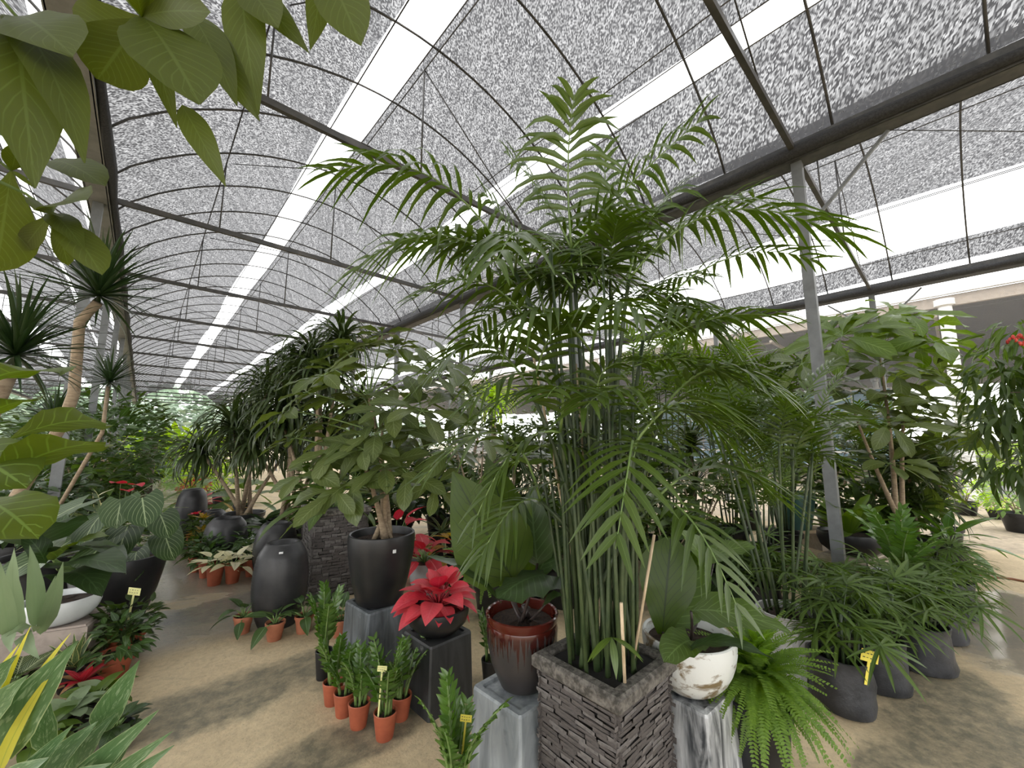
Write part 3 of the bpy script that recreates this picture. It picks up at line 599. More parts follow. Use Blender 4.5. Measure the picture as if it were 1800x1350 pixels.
# ------------------------------------------------------------------ the slate planter with the big palm
def slate_planter(t, s, h, rz, rows, hs, sidesz, seed, rimh=.06, rimo=.022):
    """square planter of stacked slate: core, rim, stones laid in courses"""
    random.seed(seed); rot = Matrix.Rotation(rz, 4, 'Z')
    core = MB().box((0, 0, (h-.02)/2), (s-.05, s-.05, h-.02)).obj('core', 'slate_core', t, False); core.matrix_basis = rot
    rim = MB(); o = s/2+rimo
    ring = lambda a, z: [(-a, -a, z), (a, -a, z), (a, a, z), (-a, a, z)]
    V = ring(o-.008, h-rimh) + ring(o, h-rimh+.01) + ring(o, h-.012) + ring(o-.012, h) + ring(o-.05, h) + ring(o-.058, h-.012) + ring(o-.058, h-.10)
    F = [(i*4+j, i*4+(j+1) % 4, (i+1)*4+(j+1) % 4, (i+1)*4+j) for i in range(6) for j in range(4)]
    r = rim.add(V, F).obj('rim', 'slate_rim', t, False); r.matrix_basis = rot
    MB().add([(x*(o-.055), y*(o-.055), h-.055) for x, y in ((-1, -1), (1, -1), (1, 1), (-1, 1))], [(0, 1, 2, 3)]).obj('soil', 'soil', t, False).matrix_basis = rot
    tp = []
    for i in range(10):
        L = (.055, .07, .085, .10, .12)[i % 5]; hh = hs*R(.72, 1.0); V = []
        for z in (-hh/2, hh/2):
            for x, y in ((-L/2, 0), (L/2, 0), (L/2*R(.9, 1), .032), (-L/2*R(.9, 1), .032)): V.append((x+R(-.003, .003), -y+R(-.004, .004) if y == 0 else -y+.03, z+R(-.2, .2)*hh))
        tp.append((L, MB().add([(a, b-.0, c) for a, b, c in V], [(0, 1, 2, 3), (7, 6, 5, 4), (1, 0, 4, 5), (2, 1, 5, 6), (3, 2, 6, 7), (0, 3, 7, 4)]).mesh(('slate', 'slate_light')[i % 3 == 2], False, 'slate_stone')))
    lo = MB(); n = int((h-rimh)/hs); cnt = 0
    for face in range(4):
        fm = rot @ Matrix.Rotation(math.pi/2*face, 4, 'Z') @ Matrix.Translation((0, -s/2+.012, 0))
        for row in range(n):
            z = h-rimh-hs*(row+.5); x = -s/2-R(0, .02)
            while x < s/2-.01:
                L, me = random.choice(tp); L2 = min(L, s/2-x+.012); c = x+L2/2
                m = fm @ Matrix.Translation((c, -R(0, .009), z)) @ Matrix.Rotation(R(-.05, .05), 4, 'Y') @ Matrix.Diagonal((L2/L*.97, 1, 1, 1))
                if face in sidesz and row < rows and cnt < 300:
                    leaf(t, me, m, 'slate_stone'); cnt += 1
                else: lo.add([m @ v.co for v in me.vertices], [tuple(p.vertices) for p in me.polygons])
                x += L2
    if lo.v: o = lo.obj('stacked_slate', 'slate', t, False); o['kind'] = 'stuff'
PLC = Vector((.40, 1.90, 0))
palm = thing('potted_areca_palm', 'tall bushy palm with many canes in square stacked slate planter', 'palm', PLC)
slate_planter(palm, .40, .62, math.radians(42), 19, .0165, (0, 3), 5)
random.seed(11)
loc = lambda x, y, Y: at(x, y, Y)-PLC
crowns = [((905, 478), 1.86), ((1005, 440), 1.95), ((1105, 492), 1.84), ((1075, 520), 2.05), ((960, 560), 2.0), ((1130, 600), 2.0), ((1040, 620), 1.75), ((935, 690), 1.8), ((1165, 720), 1.9), ((985, 760), 1.72), ((1110, 790), 1.68), ((1030, 850), 2.02), ((1150, 880), 1.82), ((950, 880), 1.9)]
cn = []
for i, ((x, y), Y) in enumerate(crowns):
    a = i*2.399; q = .135*math.sqrt((i+.5)/len(crowns)); b = Vector((q*math.cos(a), q*math.sin(a), .57)); e = loc(x, y, Y); cn.append(e); pts = bez(b, Vector((b.x*.9+e.x*.1, b.y*.9+e.y*.1, b.z*.45+e.z*.55)), e, 8)
    MB().tube(pts, [.014-.0006*j for j in range(9)], 7).obj('cane', 'cane', palm, True)
for i in range(16):
    a = i*2.399+1; q = .15*math.sqrt((i+.5)/16); b = Vector((q*math.cos(a), q*math.sin(a), .56)); e = b+Vector((R(-.1, .1), R(-.1, .1), R(.5, 1.3)))
    MB().tube(bez(b, b.lerp(e, .5)+Vector((R(-.02, .02), 0, 0)), e, 4), [.010, .010, .009, .008, .005], 6).obj('cane', 'cane', palm, True)
    if i % 2: frond(palm, bez(e, e+Vector((R(-.12, .12), R(-.12, .12), .22)), e+Vector((R(-.4, .4), R(-.35, .35), R(.1, .35))), 7), 10, .2, .022, 'palm', r=.004)
for (x0, y0, Y0, x1, y1, Y1) in ((928, 575, 1.98, 985, 870, 1.98), (1012, 640, 1.95, 1022, 760, 1.95), (1150, 940, 1.85, 1140, 1000, 1.85), (1092, 1060, 1.6, 1096, 1150, 1.66)):
    p, q = loc(x0, y0, Y0), loc(x1, y1, Y1); d = (q-p).normalized(); k = (.57-p.z)/d.z
    MB().tube([p, p.lerp(p+d*k, .5), p+d*k], .0065, 6).obj('stake', 'stake', palm, True)
# (base px, Y), (control px, Y), (tip px, Y), leaflet pairs, leaflet length, split
HERO = [((905, 478, 1.86), (775, 235, 1.75), (578, 305, 1.6), 17, .27, 1), ((905, 480, 1.86), (760, 345, 1.6), (622, 480, 1.45), 15, .26, 1),
        ((1005, 440, 1.95), (990, 280, 1.85), (1010, 165, 1.65), 16, .30, 1), ((1005, 440, 1.95), (1090, 330, 1.9), (1238, 205, 1.75), 16, .30, 1),
        ((1105, 492, 1.84), (1250, 290, 1.75), (1490, 420, 1.6), 18, .27, 1), ((905, 478, 1.86), (925, 345, 1.5), (868, 470, 1.25), 14, .20, 1),
        ((1110, 790, 1.68), (1120, 720, 1.35), (1082, 965, 1.22), 13, .19, 1), ((1150, 880, 1.82), (1215, 860, 1.6), (1305, 1090, 1.45), 12, .17, 1),
        ((950, 880, 1.9), (900, 660, 1.75), (735, 850, 1.6), 13, .2, 1), ((985, 760, 1.72), (900, 740, 1.7), (830, 930, 1.6), 11, .17, 0),
        ((935, 690, 1.8), (850, 540, 1.7), (770, 650, 1.6), 14, .25, 0), ((960, 560, 2.0), (850, 430, 2.1), (700, 420, 2.2), 14, .27, 0),
        ((1075, 520, 2.05), (1160, 390, 2.1), (1330, 330, 2.2), 15, .28, 0), ((1105, 492, 1.84), (1120, 380, 1.9), (1200, 330, 1.95), 14, .27, 0),
        ((1130, 600, 2.0), (1220, 500, 1.9), (1300, 640, 1.8), 14, .27, 0), ((1165, 720, 1.9), (1260, 580, 1.7), (1380, 700, 1.55), 15, .25, 0),
        ((1165, 720, 1.9), (1240, 700, 1.9), (1330, 850, 1.8), 14, .25, 0), ((1040, 620, 1.75), (1060, 480, 1.5), (1130, 560, 1.3), 13, .22, 0),
        ((1040, 620, 1.75), (960, 500, 1.6), (870, 590, 1.5), 13, .23, 0), ((960, 560, 2.0), (930, 420, 2.0), (850, 340, 2.0), 14, .27, 0),
        ((1005, 440, 1.95), (960, 330, 2.05), (890, 270, 2.1), 14, .27, 0), ((1075, 520, 2.05), (1070, 380, 2.2), (1060, 260, 2.3), 14, .28, 0),
        ((1130, 600, 2.0), (1200, 560, 2.2), (1320, 560, 2.35), 14, .27, 0), ((1110, 790, 1.68), (1200, 640, 1.6), (1300, 750, 1.5), 14, .23, 0),
        ((1030, 850, 2.02), (1090, 700, 2.1), (1190, 780, 2.2), 13, .25, 0), ((1150, 880, 1.82), (1260, 760, 1.8), (1370, 880, 1.75), 14, .24, 0),
        ((985, 760, 1.72), (1000, 640, 1.5), (960, 700, 1.25), 12, .2, 0), ((1030, 850, 2.02), (960, 760, 2.1), (880, 830, 2.2), 13, .24, 0),
        ((935, 690, 1.8), (960, 560, 1.7), (1010, 560, 1.5), 13, .22, 0), ((950, 880, 1.9), (900, 860, 1.8), (840, 990, 1.72), 12, .2, 0)]
for b, c, e, n, L, sp in HERO:
    B, C_, E_ = loc(*b), loc(*c), loc(*e); frond(palm, bez(B, C_, E_, 10), max(9, n-2), L*1.28, .029, 'palm', bool(sp), r=.007, bare=.16, grav=.8 if b[1] < 650 else .35, lift=.25 if b[1] < 650 else .12)
for i in range(11):
    x, y = R(920, 1130), R(430, 560); Y = R(1.75, 2.1); a = R(0, 6.28); B = loc(x, y, Y); l = R(.4, .6); d = Vector((math.cos(a), math.sin(a)*.8, 0))
    frond(palm, bez(B, B+d*l*.35+ZV*l*R(.4, .6), B+d*l+ZV*l*R(.1, .6), 8), 12, .29, .028, 'palm', r=.005, grav=.7)
for i in range(22):
    x, y = R(890, 1200), R(470, 860); Y = R(1.7, 2.15); a = R(0, 6.28); B = loc(x, y, Y); l = R(.45, .75); d = Vector((math.cos(a), math.sin(a)*.8, 0))
    frond(palm, bez(B, B+d*l*.5+ZV*l*R(.3, .55), B+d*l+ZV*l*R(-.25, .35), 8), 13, .25, .024, 'palm', r=.005, grav=.6)
for i in range(26):
    a = i*2.399; q = .16*math.sqrt((i+.5)/26); b = Vector((q*math.cos(a), q*math.sin(a)-.01, .56)); e = b+Vector((b.x*R(.2, 1.2)+R(-.06, .06), b.y*R(.2, 1)+R(-.05, .05), R(.9, 1.9)))
    MB().tube(bez(b, b.lerp(e, .5)+Vector((R(-.02, .02), 0, 0)), e, 4), [.009, .009, .008, .007, .004], 6).obj('cane', 'cane', palm, True)
for i in range(5):
    a = R(-.9, .9); p = loc(1075, 1120, 1.62); leaf(palm, leaf_mesh('palm_light', i % 2, L=1, W=.22, sh='lance', nx=6, fold=.2, droop=.5, cols=3), aim(p, (math.sin(i*1.3-2.6)*1.0, -.45, -.55+.25*abs(i-2)), .13))

# ------------------------------------------------------------------ pedestals and the pots on them, along the front of the display
pedestal('pale grey stone pedestal under the brown glazed pot', (.035, 2.11, 0), .34, .38, 'ped_grey', math.radians(45))
pedestal('blue grey streaked pedestal under the big black pot', (-.96, 3.09, 0), .37, .40, 'ped_blue', math.radians(47))
pedestal('black chipped pedestal with green moss under the red-leaved plant', (-.46, 2.67, 0), .32, .38, 'ped_black', math.radians(45))
pedestal('white streaked marble pedestal under the mottled white bowl', (.85, 2.10, 0), .32, .38, 'ped_marble', math.radians(40))
random.seed(21)
def lp(parent, org, b, e, ratio, mat, sh='lance', droop=.6, wave=0.0, roll=0.0, face=.6, fold=.15, nx=9, curl=0.0, cols=5, name='leaf', waves=3, up=None):
    """a single leaf from base pixel to tip pixel (each with its distance)"""
    B, T = at(*b), at(*e); d = T-B; L = d.length; u = up or (ZV*(1-face)+(EYE-B).normalized()*face)
    return leaf(parent, np_mesh(*blade(L, L*ratio, sh, nx, fold, droop, wave, cols, curl, droop/2, waves, R(0, 6)), mat), aim(B-org, d, 1, roll, u), name)
def stem(parent, org, pts, r, mat='green_stem', name='stem'):
    P = [at(*p)-org if not isinstance(p, Vector) else p for p in pts]
    if len(P) == 3: P = bez(P[0], P[1], P[2], 6)
    return MB().tube(P, [r*(1-.35*i/(len(P)-1)) for i in range(len(P))], 6).obj(name, mat, parent, True)
# brown glazed pot
o = Vector((.05, 2.13, .38)); t = thing('potted_philodendron', 'large-leaved plant in glossy brown drip-glazed pot', 'potted plant', o)
rim_pot(t, [(.10, 0), (.105, .004), (.15, .10), (.172, .20), (.176, .26), (.17, .285), (.178, .30), (.18, .325)], 'drip_glaze', (.15, .285), 40)
for p, q in (((985, 1062, 2.1), (800, 832, 2.0)),): pass
stem(t, o, [o+Vector((.02, 0, .29))-o, (905, 1085, 2.1), (898, 1020, 2.1)], .011, 'dark_stem')
lp(t, o, (902, 1022, 2.12), (795, 828, 2.02), .62, 'big_leaf', 'ovate', .35, .03, 0, .95)
lp(t, o, (905, 1040, 2.15), (855, 800, 2.4), .5, 'big_leaf', 'ovate', .5, .02, .5, .8)
stem(t, o, [Vector((-.02, .02, .29)), (925, 1085, 2.15), (945, 990, 2.2)], .010, 'dark_stem')
lp(t, o, (945, 995, 2.2), (935, 850, 2.25), .55, 'broad_dark', 'ovate', .4, .03, -.4, .6)
stem(t, o, [Vector((0, -.03, .29)), (920, 1080, 1.98), (940, 1015, 1.97)], .009, 'dark_stem')
lp(t, o, (958, 1010, 2.0), (872, 1055, 1.82), .95, 'broad_dark', 'heart', .7, .05, 0, .1, fold=-.25)
stem(t, o, [Vector((.03, -.03, .29)), (940, 1085, 2.0), (960, 1060, 1.98)], .007, 'dark_stem')
lp(t, o, (950, 1070, 1.98), (988, 1045, 1.86), .6, 'broad_dark', 'ovate', .5, .03, .2, .3)
lp(t, o, (880, 1060, 2.05), (745, 975, 1.95), .28, 'broad_dark', 'lance', .8, .04, .2, .3)
lp(t, o, (945, 1010, 2.2), (1000, 925, 2.25), .5, 'broad_dark', 'ovate', .5, .03, -.2, .5)
for i in range(3): MB().tube([Vector((R(-.05, .05), R(-.05, .05), .28)), Vector((R(-.05, .05), R(-.05, .05), .36))], .012, 6).obj('stem', 'dark_stem', t, True)
# mottled white bowl
o = Vector((.85, 2.09, .38)); t = thing('potted_philodendron', 'wavy-leaved plant in mottled white bowl of dark soil', 'potted plant', o)
rim_pot(t, [(.07, 0), (.10, .006), (.135, .03), (.165, .065), (.187, .105), (.202, .15), (.21, .19), (.211, .22), (.207, .245)], 'antique_white', (.185, .205), 40, name='bowl')
stem(t, o, [Vector((.0, 0, .2)), (1220, 1130, 2.1), (1215, 1075, 2.0)], .010, 'dark_stem')
lp(t, o, (1215, 1072, 1.95), (1392, 1112, 1.75), .5, 'broad_green', 'ovate', .7, .07, -.1, .45)
stem(t, o, [Vector((.02, 0, .2)), (1222, 1160, 2.0), (1212, 1140, 1.9)], .009, 'dark_stem')
lp(t, o, (1210, 1142, 1.9), (1368, 1160, 1.65), .28, 'broad_dark', 'ovate', 1.1, .06, -.4, .5)
lp(t, o, (1214, 1126, 1.98), (1166, 1166, 1.8), .7, 'broad_green', 'heart', .7, .05, 0, .5)
stem(t, o, [Vector((-.03, .03, .2)), (1172, 1140, 2.15), (1165, 1110, 2.15)], .012, 'dark_stem')
lp(t, o, (1163, 1125, 2.15), (1180, 945, 2.2), .55, 'big_leaf', 'paddle', .3, .03, 0, .9)
lp(t, o, (1170, 1100, 2.2), (1240, 960, 2.4), .5, 'broad_green', 'ovate', .6, .05, .3, .6)
stem(t, o, [Vector((.03, .04, .2)), (1240, 1060, 2.3), (1255, 985, 2.4)], .008, 'dark_stem')
lp(t, o, (1240, 985, 2.4), (1330, 960, 2.35), .5, 'broad_green', 'heart', .8, .06, 0, .4)
lp(t, o, (1240, 1000, 2.4), (1190, 930, 2.3), .6, 'broad_green', 'ovate', .7, .05, 0, .5)
# big black pot with the umbrella tree
o = Vector((-.96, 3.09, .40)); ut = thing('potted_umbrella_tree', 'umbrella tree with pale bare trunks in big matte black pot', 'potted plant', o)
rim_pot(ut, [(.15, 0), (.16, .008), (.20, .16), (.232, .34), (.238, .44), (.234, .47)], 'black_pot', (.21, .42), 40)
MB().box((.235*math.cos(-.9), .235*math.sin(-.9), .385), (.012, .022, .022), -.9).obj('price_sticker', 'sticker', ut, False)
CL = [(540, 690), (590, 650), (640, 608), (692, 612), (560, 742), (640, 700), (705, 690), (762, 660), (742, 722), (806, 742), (602, 790), (662, 762), (722, 752), (540, 832), (592, 862), (676, 818), (716, 832), (764, 852), (620, 722), (508, 722), (800, 690), (838, 765), (566, 886), (690, 866), (655, 650), (590, 700), (625, 840), (745, 800), (570, 660), (720, 640), (780, 640), (832, 705), (672, 588), (610, 618), (748, 690), (690, 720), (580, 770), (640, 790), (790, 790), (520, 770)]
tr = [(648, 700), (672, 740), (630, 790), (690, 800)]; tops = []
for i, (x, y) in enumerate(tr):
    b = Vector((R(-.05, .05), R(-.05, .05), .41)); e = at(x, y, 3.05+R(-.15, .15))-o; tops.append((b, e)); MB().tube(bez(b, b.lerp(e, .5)+Vector((R(-.05, .05), R(-.03, .03), 0)), e, 7), [.03, .024, .021, .019, .017, .015, .012, .008], 8).obj('trunk', 'bark', ut, True)
for a in range(5): MB().tube([Vector((.02*math.cos(a*1.3), .02*math.sin(a*1.3), .53)), Vector((.045*math.cos(a*1.3), .045*math.sin(a*1.3), .46)), Vector((.08*math.cos(a*1.3), .08*math.sin(a*1.3), .405))], [.016, .02, .012], 6).obj('root', 'bark', ut, True)
for i, (x, y) in enumerate(CL):
    c = at(x, y, 3.0+R(-.38, .38))-o; bb, ee = min(tops, key=lambda q: abs((q[1]-c).length-.1)); k = bb.lerp(ee, min(1, max(.55, (c.z-.15-bb.z)/(ee.z-bb.z+1e-6)))); ax = (c-k)*.6+ZV*.35+Vector((0, -.15, 0))
    umbrella_cluster(ut, k, c, ax, random.choice((6, 7, 7, 8)), .27*R(.85, 1.12), 'umbrella', W=.40, tilt=74, droop=.6)
# red-leaved bowl
o = Vector((-.46, 2.67, .38)); t = thing('potted_aglaonema', 'bright red leafy plant in low black bowl on chipped pedestal', 'potted plant', o)
rim_pot(t, [(.09, 0), (.12, .008), (.175, .06), (.19, .11), (.185, .145)], 'black_pot', (.165, .12), 36, name='bowl')
rosette(t, (0, 0, .13), 40, .17, .125, 'ovate', 'red_leaf', (4, 84), .6, .13, .25, .0, pm='red_dark')
# ------------------------------------------------------------------ zz plants
def small_pot(name, label, x, y, r, h, mat, plant, cat='potted plant', group=None, lip=True, hh=0.0):
    p = spot(x, y, hh); t = thing(name, label, cat, p, R(0, 6), group); taper_pot(t, r, h, mat, lip=lip); plant(t, Vector((0, 0, h*.86))); return t
random.seed(31)
t = small_pot('potted_zz_plant', 'glossy green plant with pale yellow price tag in red pot', 676, 1296, .062, .125, 'terracotta', lambda t, o: zz_plant(t, o, 6, .34, n=8, LL=.07), lip=False)
price_tag(t, (-.03, -.04, .10), -t.rotation_euler.z, .24, 'tag_pale', .05, .05)
for x, y, lb, st, h in ((630, 1276, 'glossy green plant in red pot beside the tagged pot', 6, .27), (604, 1256, 'glossy green plant, second of the red pots from the black nursery pot', 5, .26), (584, 1236, 'glossy green plant in red pot next to the slim black nursery pot', 5, .27), (704, 1262, 'glossy green plant in red pot tucked against the chipped black pedestal', 6, .33)):
    small_pot('potted_zz_plant', lb, x, y, .06, .12, 'terracotta', lambda t, o: zz_plant(t, o, st, h, n=8, LL=.065), lip=False)
small_pot('potted_zz_plant', 'upright dark glossy plant in slim black nursery pot before the blue grey pedestal', 567, 1192, .055, .17, 'plastic_black', lambda t, o: zz_plant(t, o, 6, .42, n=12, LL=.07, lean=.3), lip=False)
small_pot('potted_zz_plant', 'dark glossy plant in black pot between mossy pedestal and brown glazed pot', 862, 1206, .06, .16, 'plastic_black', lambda t, o: zz_plant(t, o, 5, .3, n=8, LL=.06, lean=.3), lip=False)
t = small_pot('potted_zz_plant', 'arching green plant with orange yellow tag below the pale grey pedestal', 800, 1440, .07, .13, 'terracotta', lambda t, o: zz_plant(t, o, 7, .40, n=9, LL=.075, lean=.55), lip=False)
price_tag(t, (.0, -.04, .10), -t.rotation_euler.z, .24, 'tag_yellow', .05, .1)
# ------------------------------------------------------------------ rubber plants in terracotta pots before the jars
for x, y, lb, n in ((426, 1112, 'small broad-leaved plant in terracotta pot beside the foremost ribbed jar', 9), (482, 1124, 'small broad-leaved plant in pale terracotta pot before the foremost ribbed jar', 8), (533, 1111, 'small broad-leaved plant in terracotta pot between ribbed jar and black nursery pot', 8), (575, 1098, 'broad-leaved plant with drooping leaves before the tall slate planter', 10), (598, 1118, 'dark broad-leaved plant squeezed against the blue grey pedestal', 9)):
    small_pot('potted_rubber_plant', lb, x, y, .07, .13, 'terracotta_pale', lambda t, o: rosette(t, o, n, .17, .085, 'ovate', 'rubber', (5, 80), .7, .10, .25))
# ------------------------------------------------------------------ ribbed jars
def jar(label, x, y, r, h, mat='jar'):
    t = thing('ribbed_jar', label, 'jar', spot(x, y)); pr = []; n = 46
    for i in range(n+1):
        q = i/n; w = .62+.38*math.sin(math.pi*min(1, (q*.86+.1)))**.9 if q < .93 else .62+.38*math.sin(math.pi*(.93*.86+.1))**.9-(q-.93)*2.6
        w = .66+.34*math.sin(math.pi*(q*.93+.0)**.95)**.8; w = w if q < .86 else w-(q-.86)**1.2*1.3
        pr.append((r*w*(1+(.014 if i % 2 else 0)), h*q))
    r2 = pr[-1][0]; pr += [(r2-.012, h+.008), (r2-.03, h), (r2-.035, h-.12)]
    MB().lathe(pr, 40).obj('body', mat, t, True); return t
j = jar('large black ribbed jar standing foremost before the tall slate planter', 488, 1096, .215, .66)
for a, z in ((-1.15, .615), (-1.3, .30)): MB().box((.17*math.cos(a)*1.0, .17*math.sin(a), z), (.02, .03, .012), a).obj('price_sticker', 'sticker', j, False)
jar('grey black rounded jar behind the cream-leaved pots', 480, 1016, .22, .60)
jar('black rounded jar beside the bushy green seedlings', 392, 992, .24, .56)
jar('tall dark jar at the wet walkway, farthest of the jars', 331, 945, .21, .75)
jar('squat dark jar beside the tall far jar', 371, 945, .2, .42)
# tall slate planter behind
random.seed(41)
o = spot(566, 1052)+Vector((0, .2, 0)); t = thing('slate_planter', 'tall dark stacked slate planter behind the foremost ribbed jar', 'planter', o)
slate_planter(t, .52, .86, math.radians(38), 30, .03, (0, 3), 9)
rosette(t, (-.05, 0, .80), 13, .5, .17, 'lance', 'broad_green', (10, 70), .8, .25, .2, .02)
o = spot(520, 1010)+Vector((.1, .25, 0)); t = thing('marble_column', 'pale square stone column beside the tall slate planter', 'column', o, .7)
MB().box((0, 0, .45), (.16, .16, .9), 0, .95).obj('shaft', 'pink_stone', t, False); MB().box((0, 0, .02), (.22, .22, .04)).obj('base', 'stone_block', t, False); MB().box((0, 0, .91), (.2, .2, .04)).obj('cap', 'stone_block', t, False)
o = spot(442, 990); t = thing('white_stone_block', 'small white stone block between two ribbed jars', 'stone', o, .5)
MB().box((0, 0, .15), (.16, .16, .3), 0, .82).obj('block', 'white_glaze', t, False); MB().box((0, 0, .31), (.10, .10, .02), 0, .9).obj('cap', 'white_glaze', t, False)
# cream-leaved plants, seedlings on the aisle edge
for x, y, lb in ((376, 1028, 'cream-leaved plant in terracotta pot nearest the wet walkway'), (408, 1024, 'cream-leaved plant in terracotta pot, middle of three'), (442, 1012, 'cream-leaved plant in terracotta pot beside the foremost ribbed jar')):
    small_pot('potted_aglaonema', lb, x, y, .082, .19, 'terracotta', lambda t, o: rosette(t, o, 13, .20, .11, 'ovate', 'cream_leaf', (8, 70), .5, .12, .25))
for x, y, lb, m in ((345, 1004, 'dense dark green seedling in terracotta pot at the walkway edge', 'shrub'), (362, 1014, 'bushy green seedling in terracotta pot beside the cream-leaved plants', 'rubber'), (352, 968, 'orange-tipped leafy plant behind the walkway seedlings', 'croton'), (338, 960, 'dark seedling with a red flower beside the tall far jar', 'shrub'), (431, 1001, 'dark leafy seedling behind the cream-leaved plants', 'rubber'), (330, 925, 'small leafy plant behind the tall far jar', 'shrub')):
    t = small_pot('potted_seedling', lb, x, y, .085, .17, 'terracotta', lambda t, o: rosette(t, o, 22, .15, .07, 'ovate', m, (-5, 80), .5, .14, .2, cols=3))
    shrub(t, (0, 0, .30), (.15, .15, .14), 90, .10, .05, m if m != 'croton' else 'shrub')
    if 'red flower' in lb: rosette(t, (0, 0, .45), 5, .12, .06, 'ovate', 'red_leaf', (10, 40), .3)
    if m == 'croton': rosette(t, (0, 0, .42), 9, .16, .05, 'lance', 'croton', (20, 70), .4)
# ------------------------------------------------------------------ beyond the white bowl: fern, fluted pot, lady palms
random.seed(51)
o = spot(1342, 1366); t = thing('potted_boston_fern', 'lime green bushy fern spilling over a black pot', 'potted plant', o)
taper_pot(t, .14, .34, 'plastic_black'); fern(t, (0, 0, .40), 190, .37, 'fern', (-25, 88))
o = spot(1402, 1196)+Vector((0, .05, 0)); t = thing('potted_bamboo_palm', 'slender-caned palm in pale grey fluted pot', 'palm', o)
rim_pot(t, [(.155, 0), (.16, .01), (.175, .36), (.17, .365), (.17, .40), (.178, .41)], 'fluted_pot', (.15, .37), 64, flute=1, fa=.006)
clump_palm(t, (0, 0, .37), 10, 1.35, 4, .62, 'palm', .12, .2, 14, r=.010, LL=.30, W=.034)
for k, (x, y, lb, c, hh) in enumerate(((1496, 1252, 'fan-leaved palm in slumped black plastic bag with yellow tag', 9, .52), (1558, 1214, 'fan-leaved palm in black plastic bag behind the tagged one', 9, .56), (1640, 1182, 'fan-leaved palm in torn black bag nearest the puddle', 9, .48), (1664, 1128, 'fan-leaved palm in black bag, farthest along the puddle edge', 8, .42), (1560, 1120, 'fan-leaved palm crowded before the white pot', 8, .30), (1470, 1130, 'fan-leaved palm beside the fluted grey pot', 8, .34), (1690, 1085, 'fan-leaved palm spreading toward the brown hose', 8, .4), (1350, 1090, 'fan-leaved palm in shade behind the lime fern', 8, .5))):
    o = spot(x, y)+Vector((0, .05, 0)); t = thing('potted_lady_palm', lb, 'palm', o, R(0, 6)); w = R(0, 3)
    rim_pot(t, [(.13, 0), (.15, .012), (.16, .05), (.152, .10), (.156, .16), (.145, .24), (.15, .29)], 'bag', (.13, .22), 28, wob=.04, name='plastic_bag')
    fan_palm(t, (0, 0, .2), c, hh*.95, 4, .25)
    if k == 0: price_tag(t, (.02, -.10, .20) if False else Matrix.Rotation(-t.rotation_euler.z, 3, 'Z') @ Vector((.02, -.15, .2)), -t.rotation_euler.z+.1, .12, 'tag_yellow', .11, .3)
o = Vector((3.86, 4.75, 0)); t = thing('stone_block', 'rough tan stone block under the dark bird-nest fern bowl', 'stone', o, .5)
MB().box((0, 0, .13), (.62, .5, .26), 0, .92).obj('block', 'stone_block', t, False); MB().box((0, 0, .265), (.5, .4, .02), .05, .97).obj('top_slab', 'stone_block', t, False)
o2 = o+Vector((-.02, 0, .275)); t = thing('potted_bird_nest_fern', 'broad-leaved bird-nest fern in dark shallow bowl on stone block', 'potted plant', o2)
rim_pot(t, [(.13, 0), (.2, .01), (.28, .08), (.31, .17), (.30, .24)], 'black_pot', (.27, .2), 36, name='bowl'); rosette(t, (0, 0, .2), 18, .58, .15, 'paddle', 'bird_nest', (18, 72), .6, 0, .3, .03)
o = spot(1594, 1082); t = thing('potted_zz_plant', 'thick-stemmed glossy plant in white round pot among fan palms', 'potted plant', o)
rim_pot(t, [(.17, 0), (.19, .01), (.225, .12), (.235, .26), (.228, .34)], 'white_glaze', (.205, .3), 36); zz_plant(t, (0, 0, .3), 9, .62, n=9, LL=.13, lean=.7, W=.5)
o = spot(1428, 975)+Vector((0, .3, 0)); t = thing('plank_stand', 'low plank stand holding the dark green pot', 'stand', o, .2)
MB().box((0, 0, .27), (.8, .4, .04)).obj('plank', 'wood', t, False)
for sx in (-.3, .3): MB().box((sx, 0, .125), (.12, .36, .25)).obj('leg', 'stone_block', t, False)
o2 = o+Vector((0, 0, .29)); t = thing('potted_palm', 'small palm in smooth dark green glazed pot on plank', 'palm', o2)
rim_pot(t, [(.19, 0), (.2, .01), (.25, .25), (.28, .46), (.275, .5)], 'green_glaze', (.25, .45), 36); clump_palm(t, (0, 0, .45), 5, .5, 5, .6, 'palm_light', .1, .3, 13)
# umbrella tree at the steel post
random.seed(61)
o = Vector((4.6, 4.9, 0)); rt = thing('potted_umbrella_tree', 'tall umbrella tree with long drooping leaflets beside the steel post', 'potted plant', o)
taper_pot(rt, .24, .4, 'plastic_black'); YT = o.y
CR = [(1480, 590), (1522, 566), (1580, 556), (1500, 612), (1612, 615), (1545, 640), (1640, 645), (1575, 662), (1655, 665), (1450, 645), (1500, 692), (1592, 705), (1645, 712), (1525, 738), (1562, 815), (1604, 745), (1446, 725), (1662, 802), (1630, 850), (1580, 770), (1690, 690), (1560, 600), (1620, 580), (1460, 600), (1410, 640), (1550, 700), (1660, 740), (1700, 760), (1420, 700), (1640, 600), (1560, 745)]
tops = []
for i, (x, y) in enumerate(((1545, 620), (1590, 700), (1500, 720))):
    b = Vector((R(-.07, .07), R(-.07, .07), .36)); e = at(x, y, YT+R(-.2, .2))-o; tops.append((b, e)); MB().tube(bez(b, b.lerp(e, .5)+Vector((R(-.08, .08), 0, 0)), e, 7), [.035, .03, .027, .024, .02, .017, .014, .01], 7).obj('trunk', 'bark', rt, True)
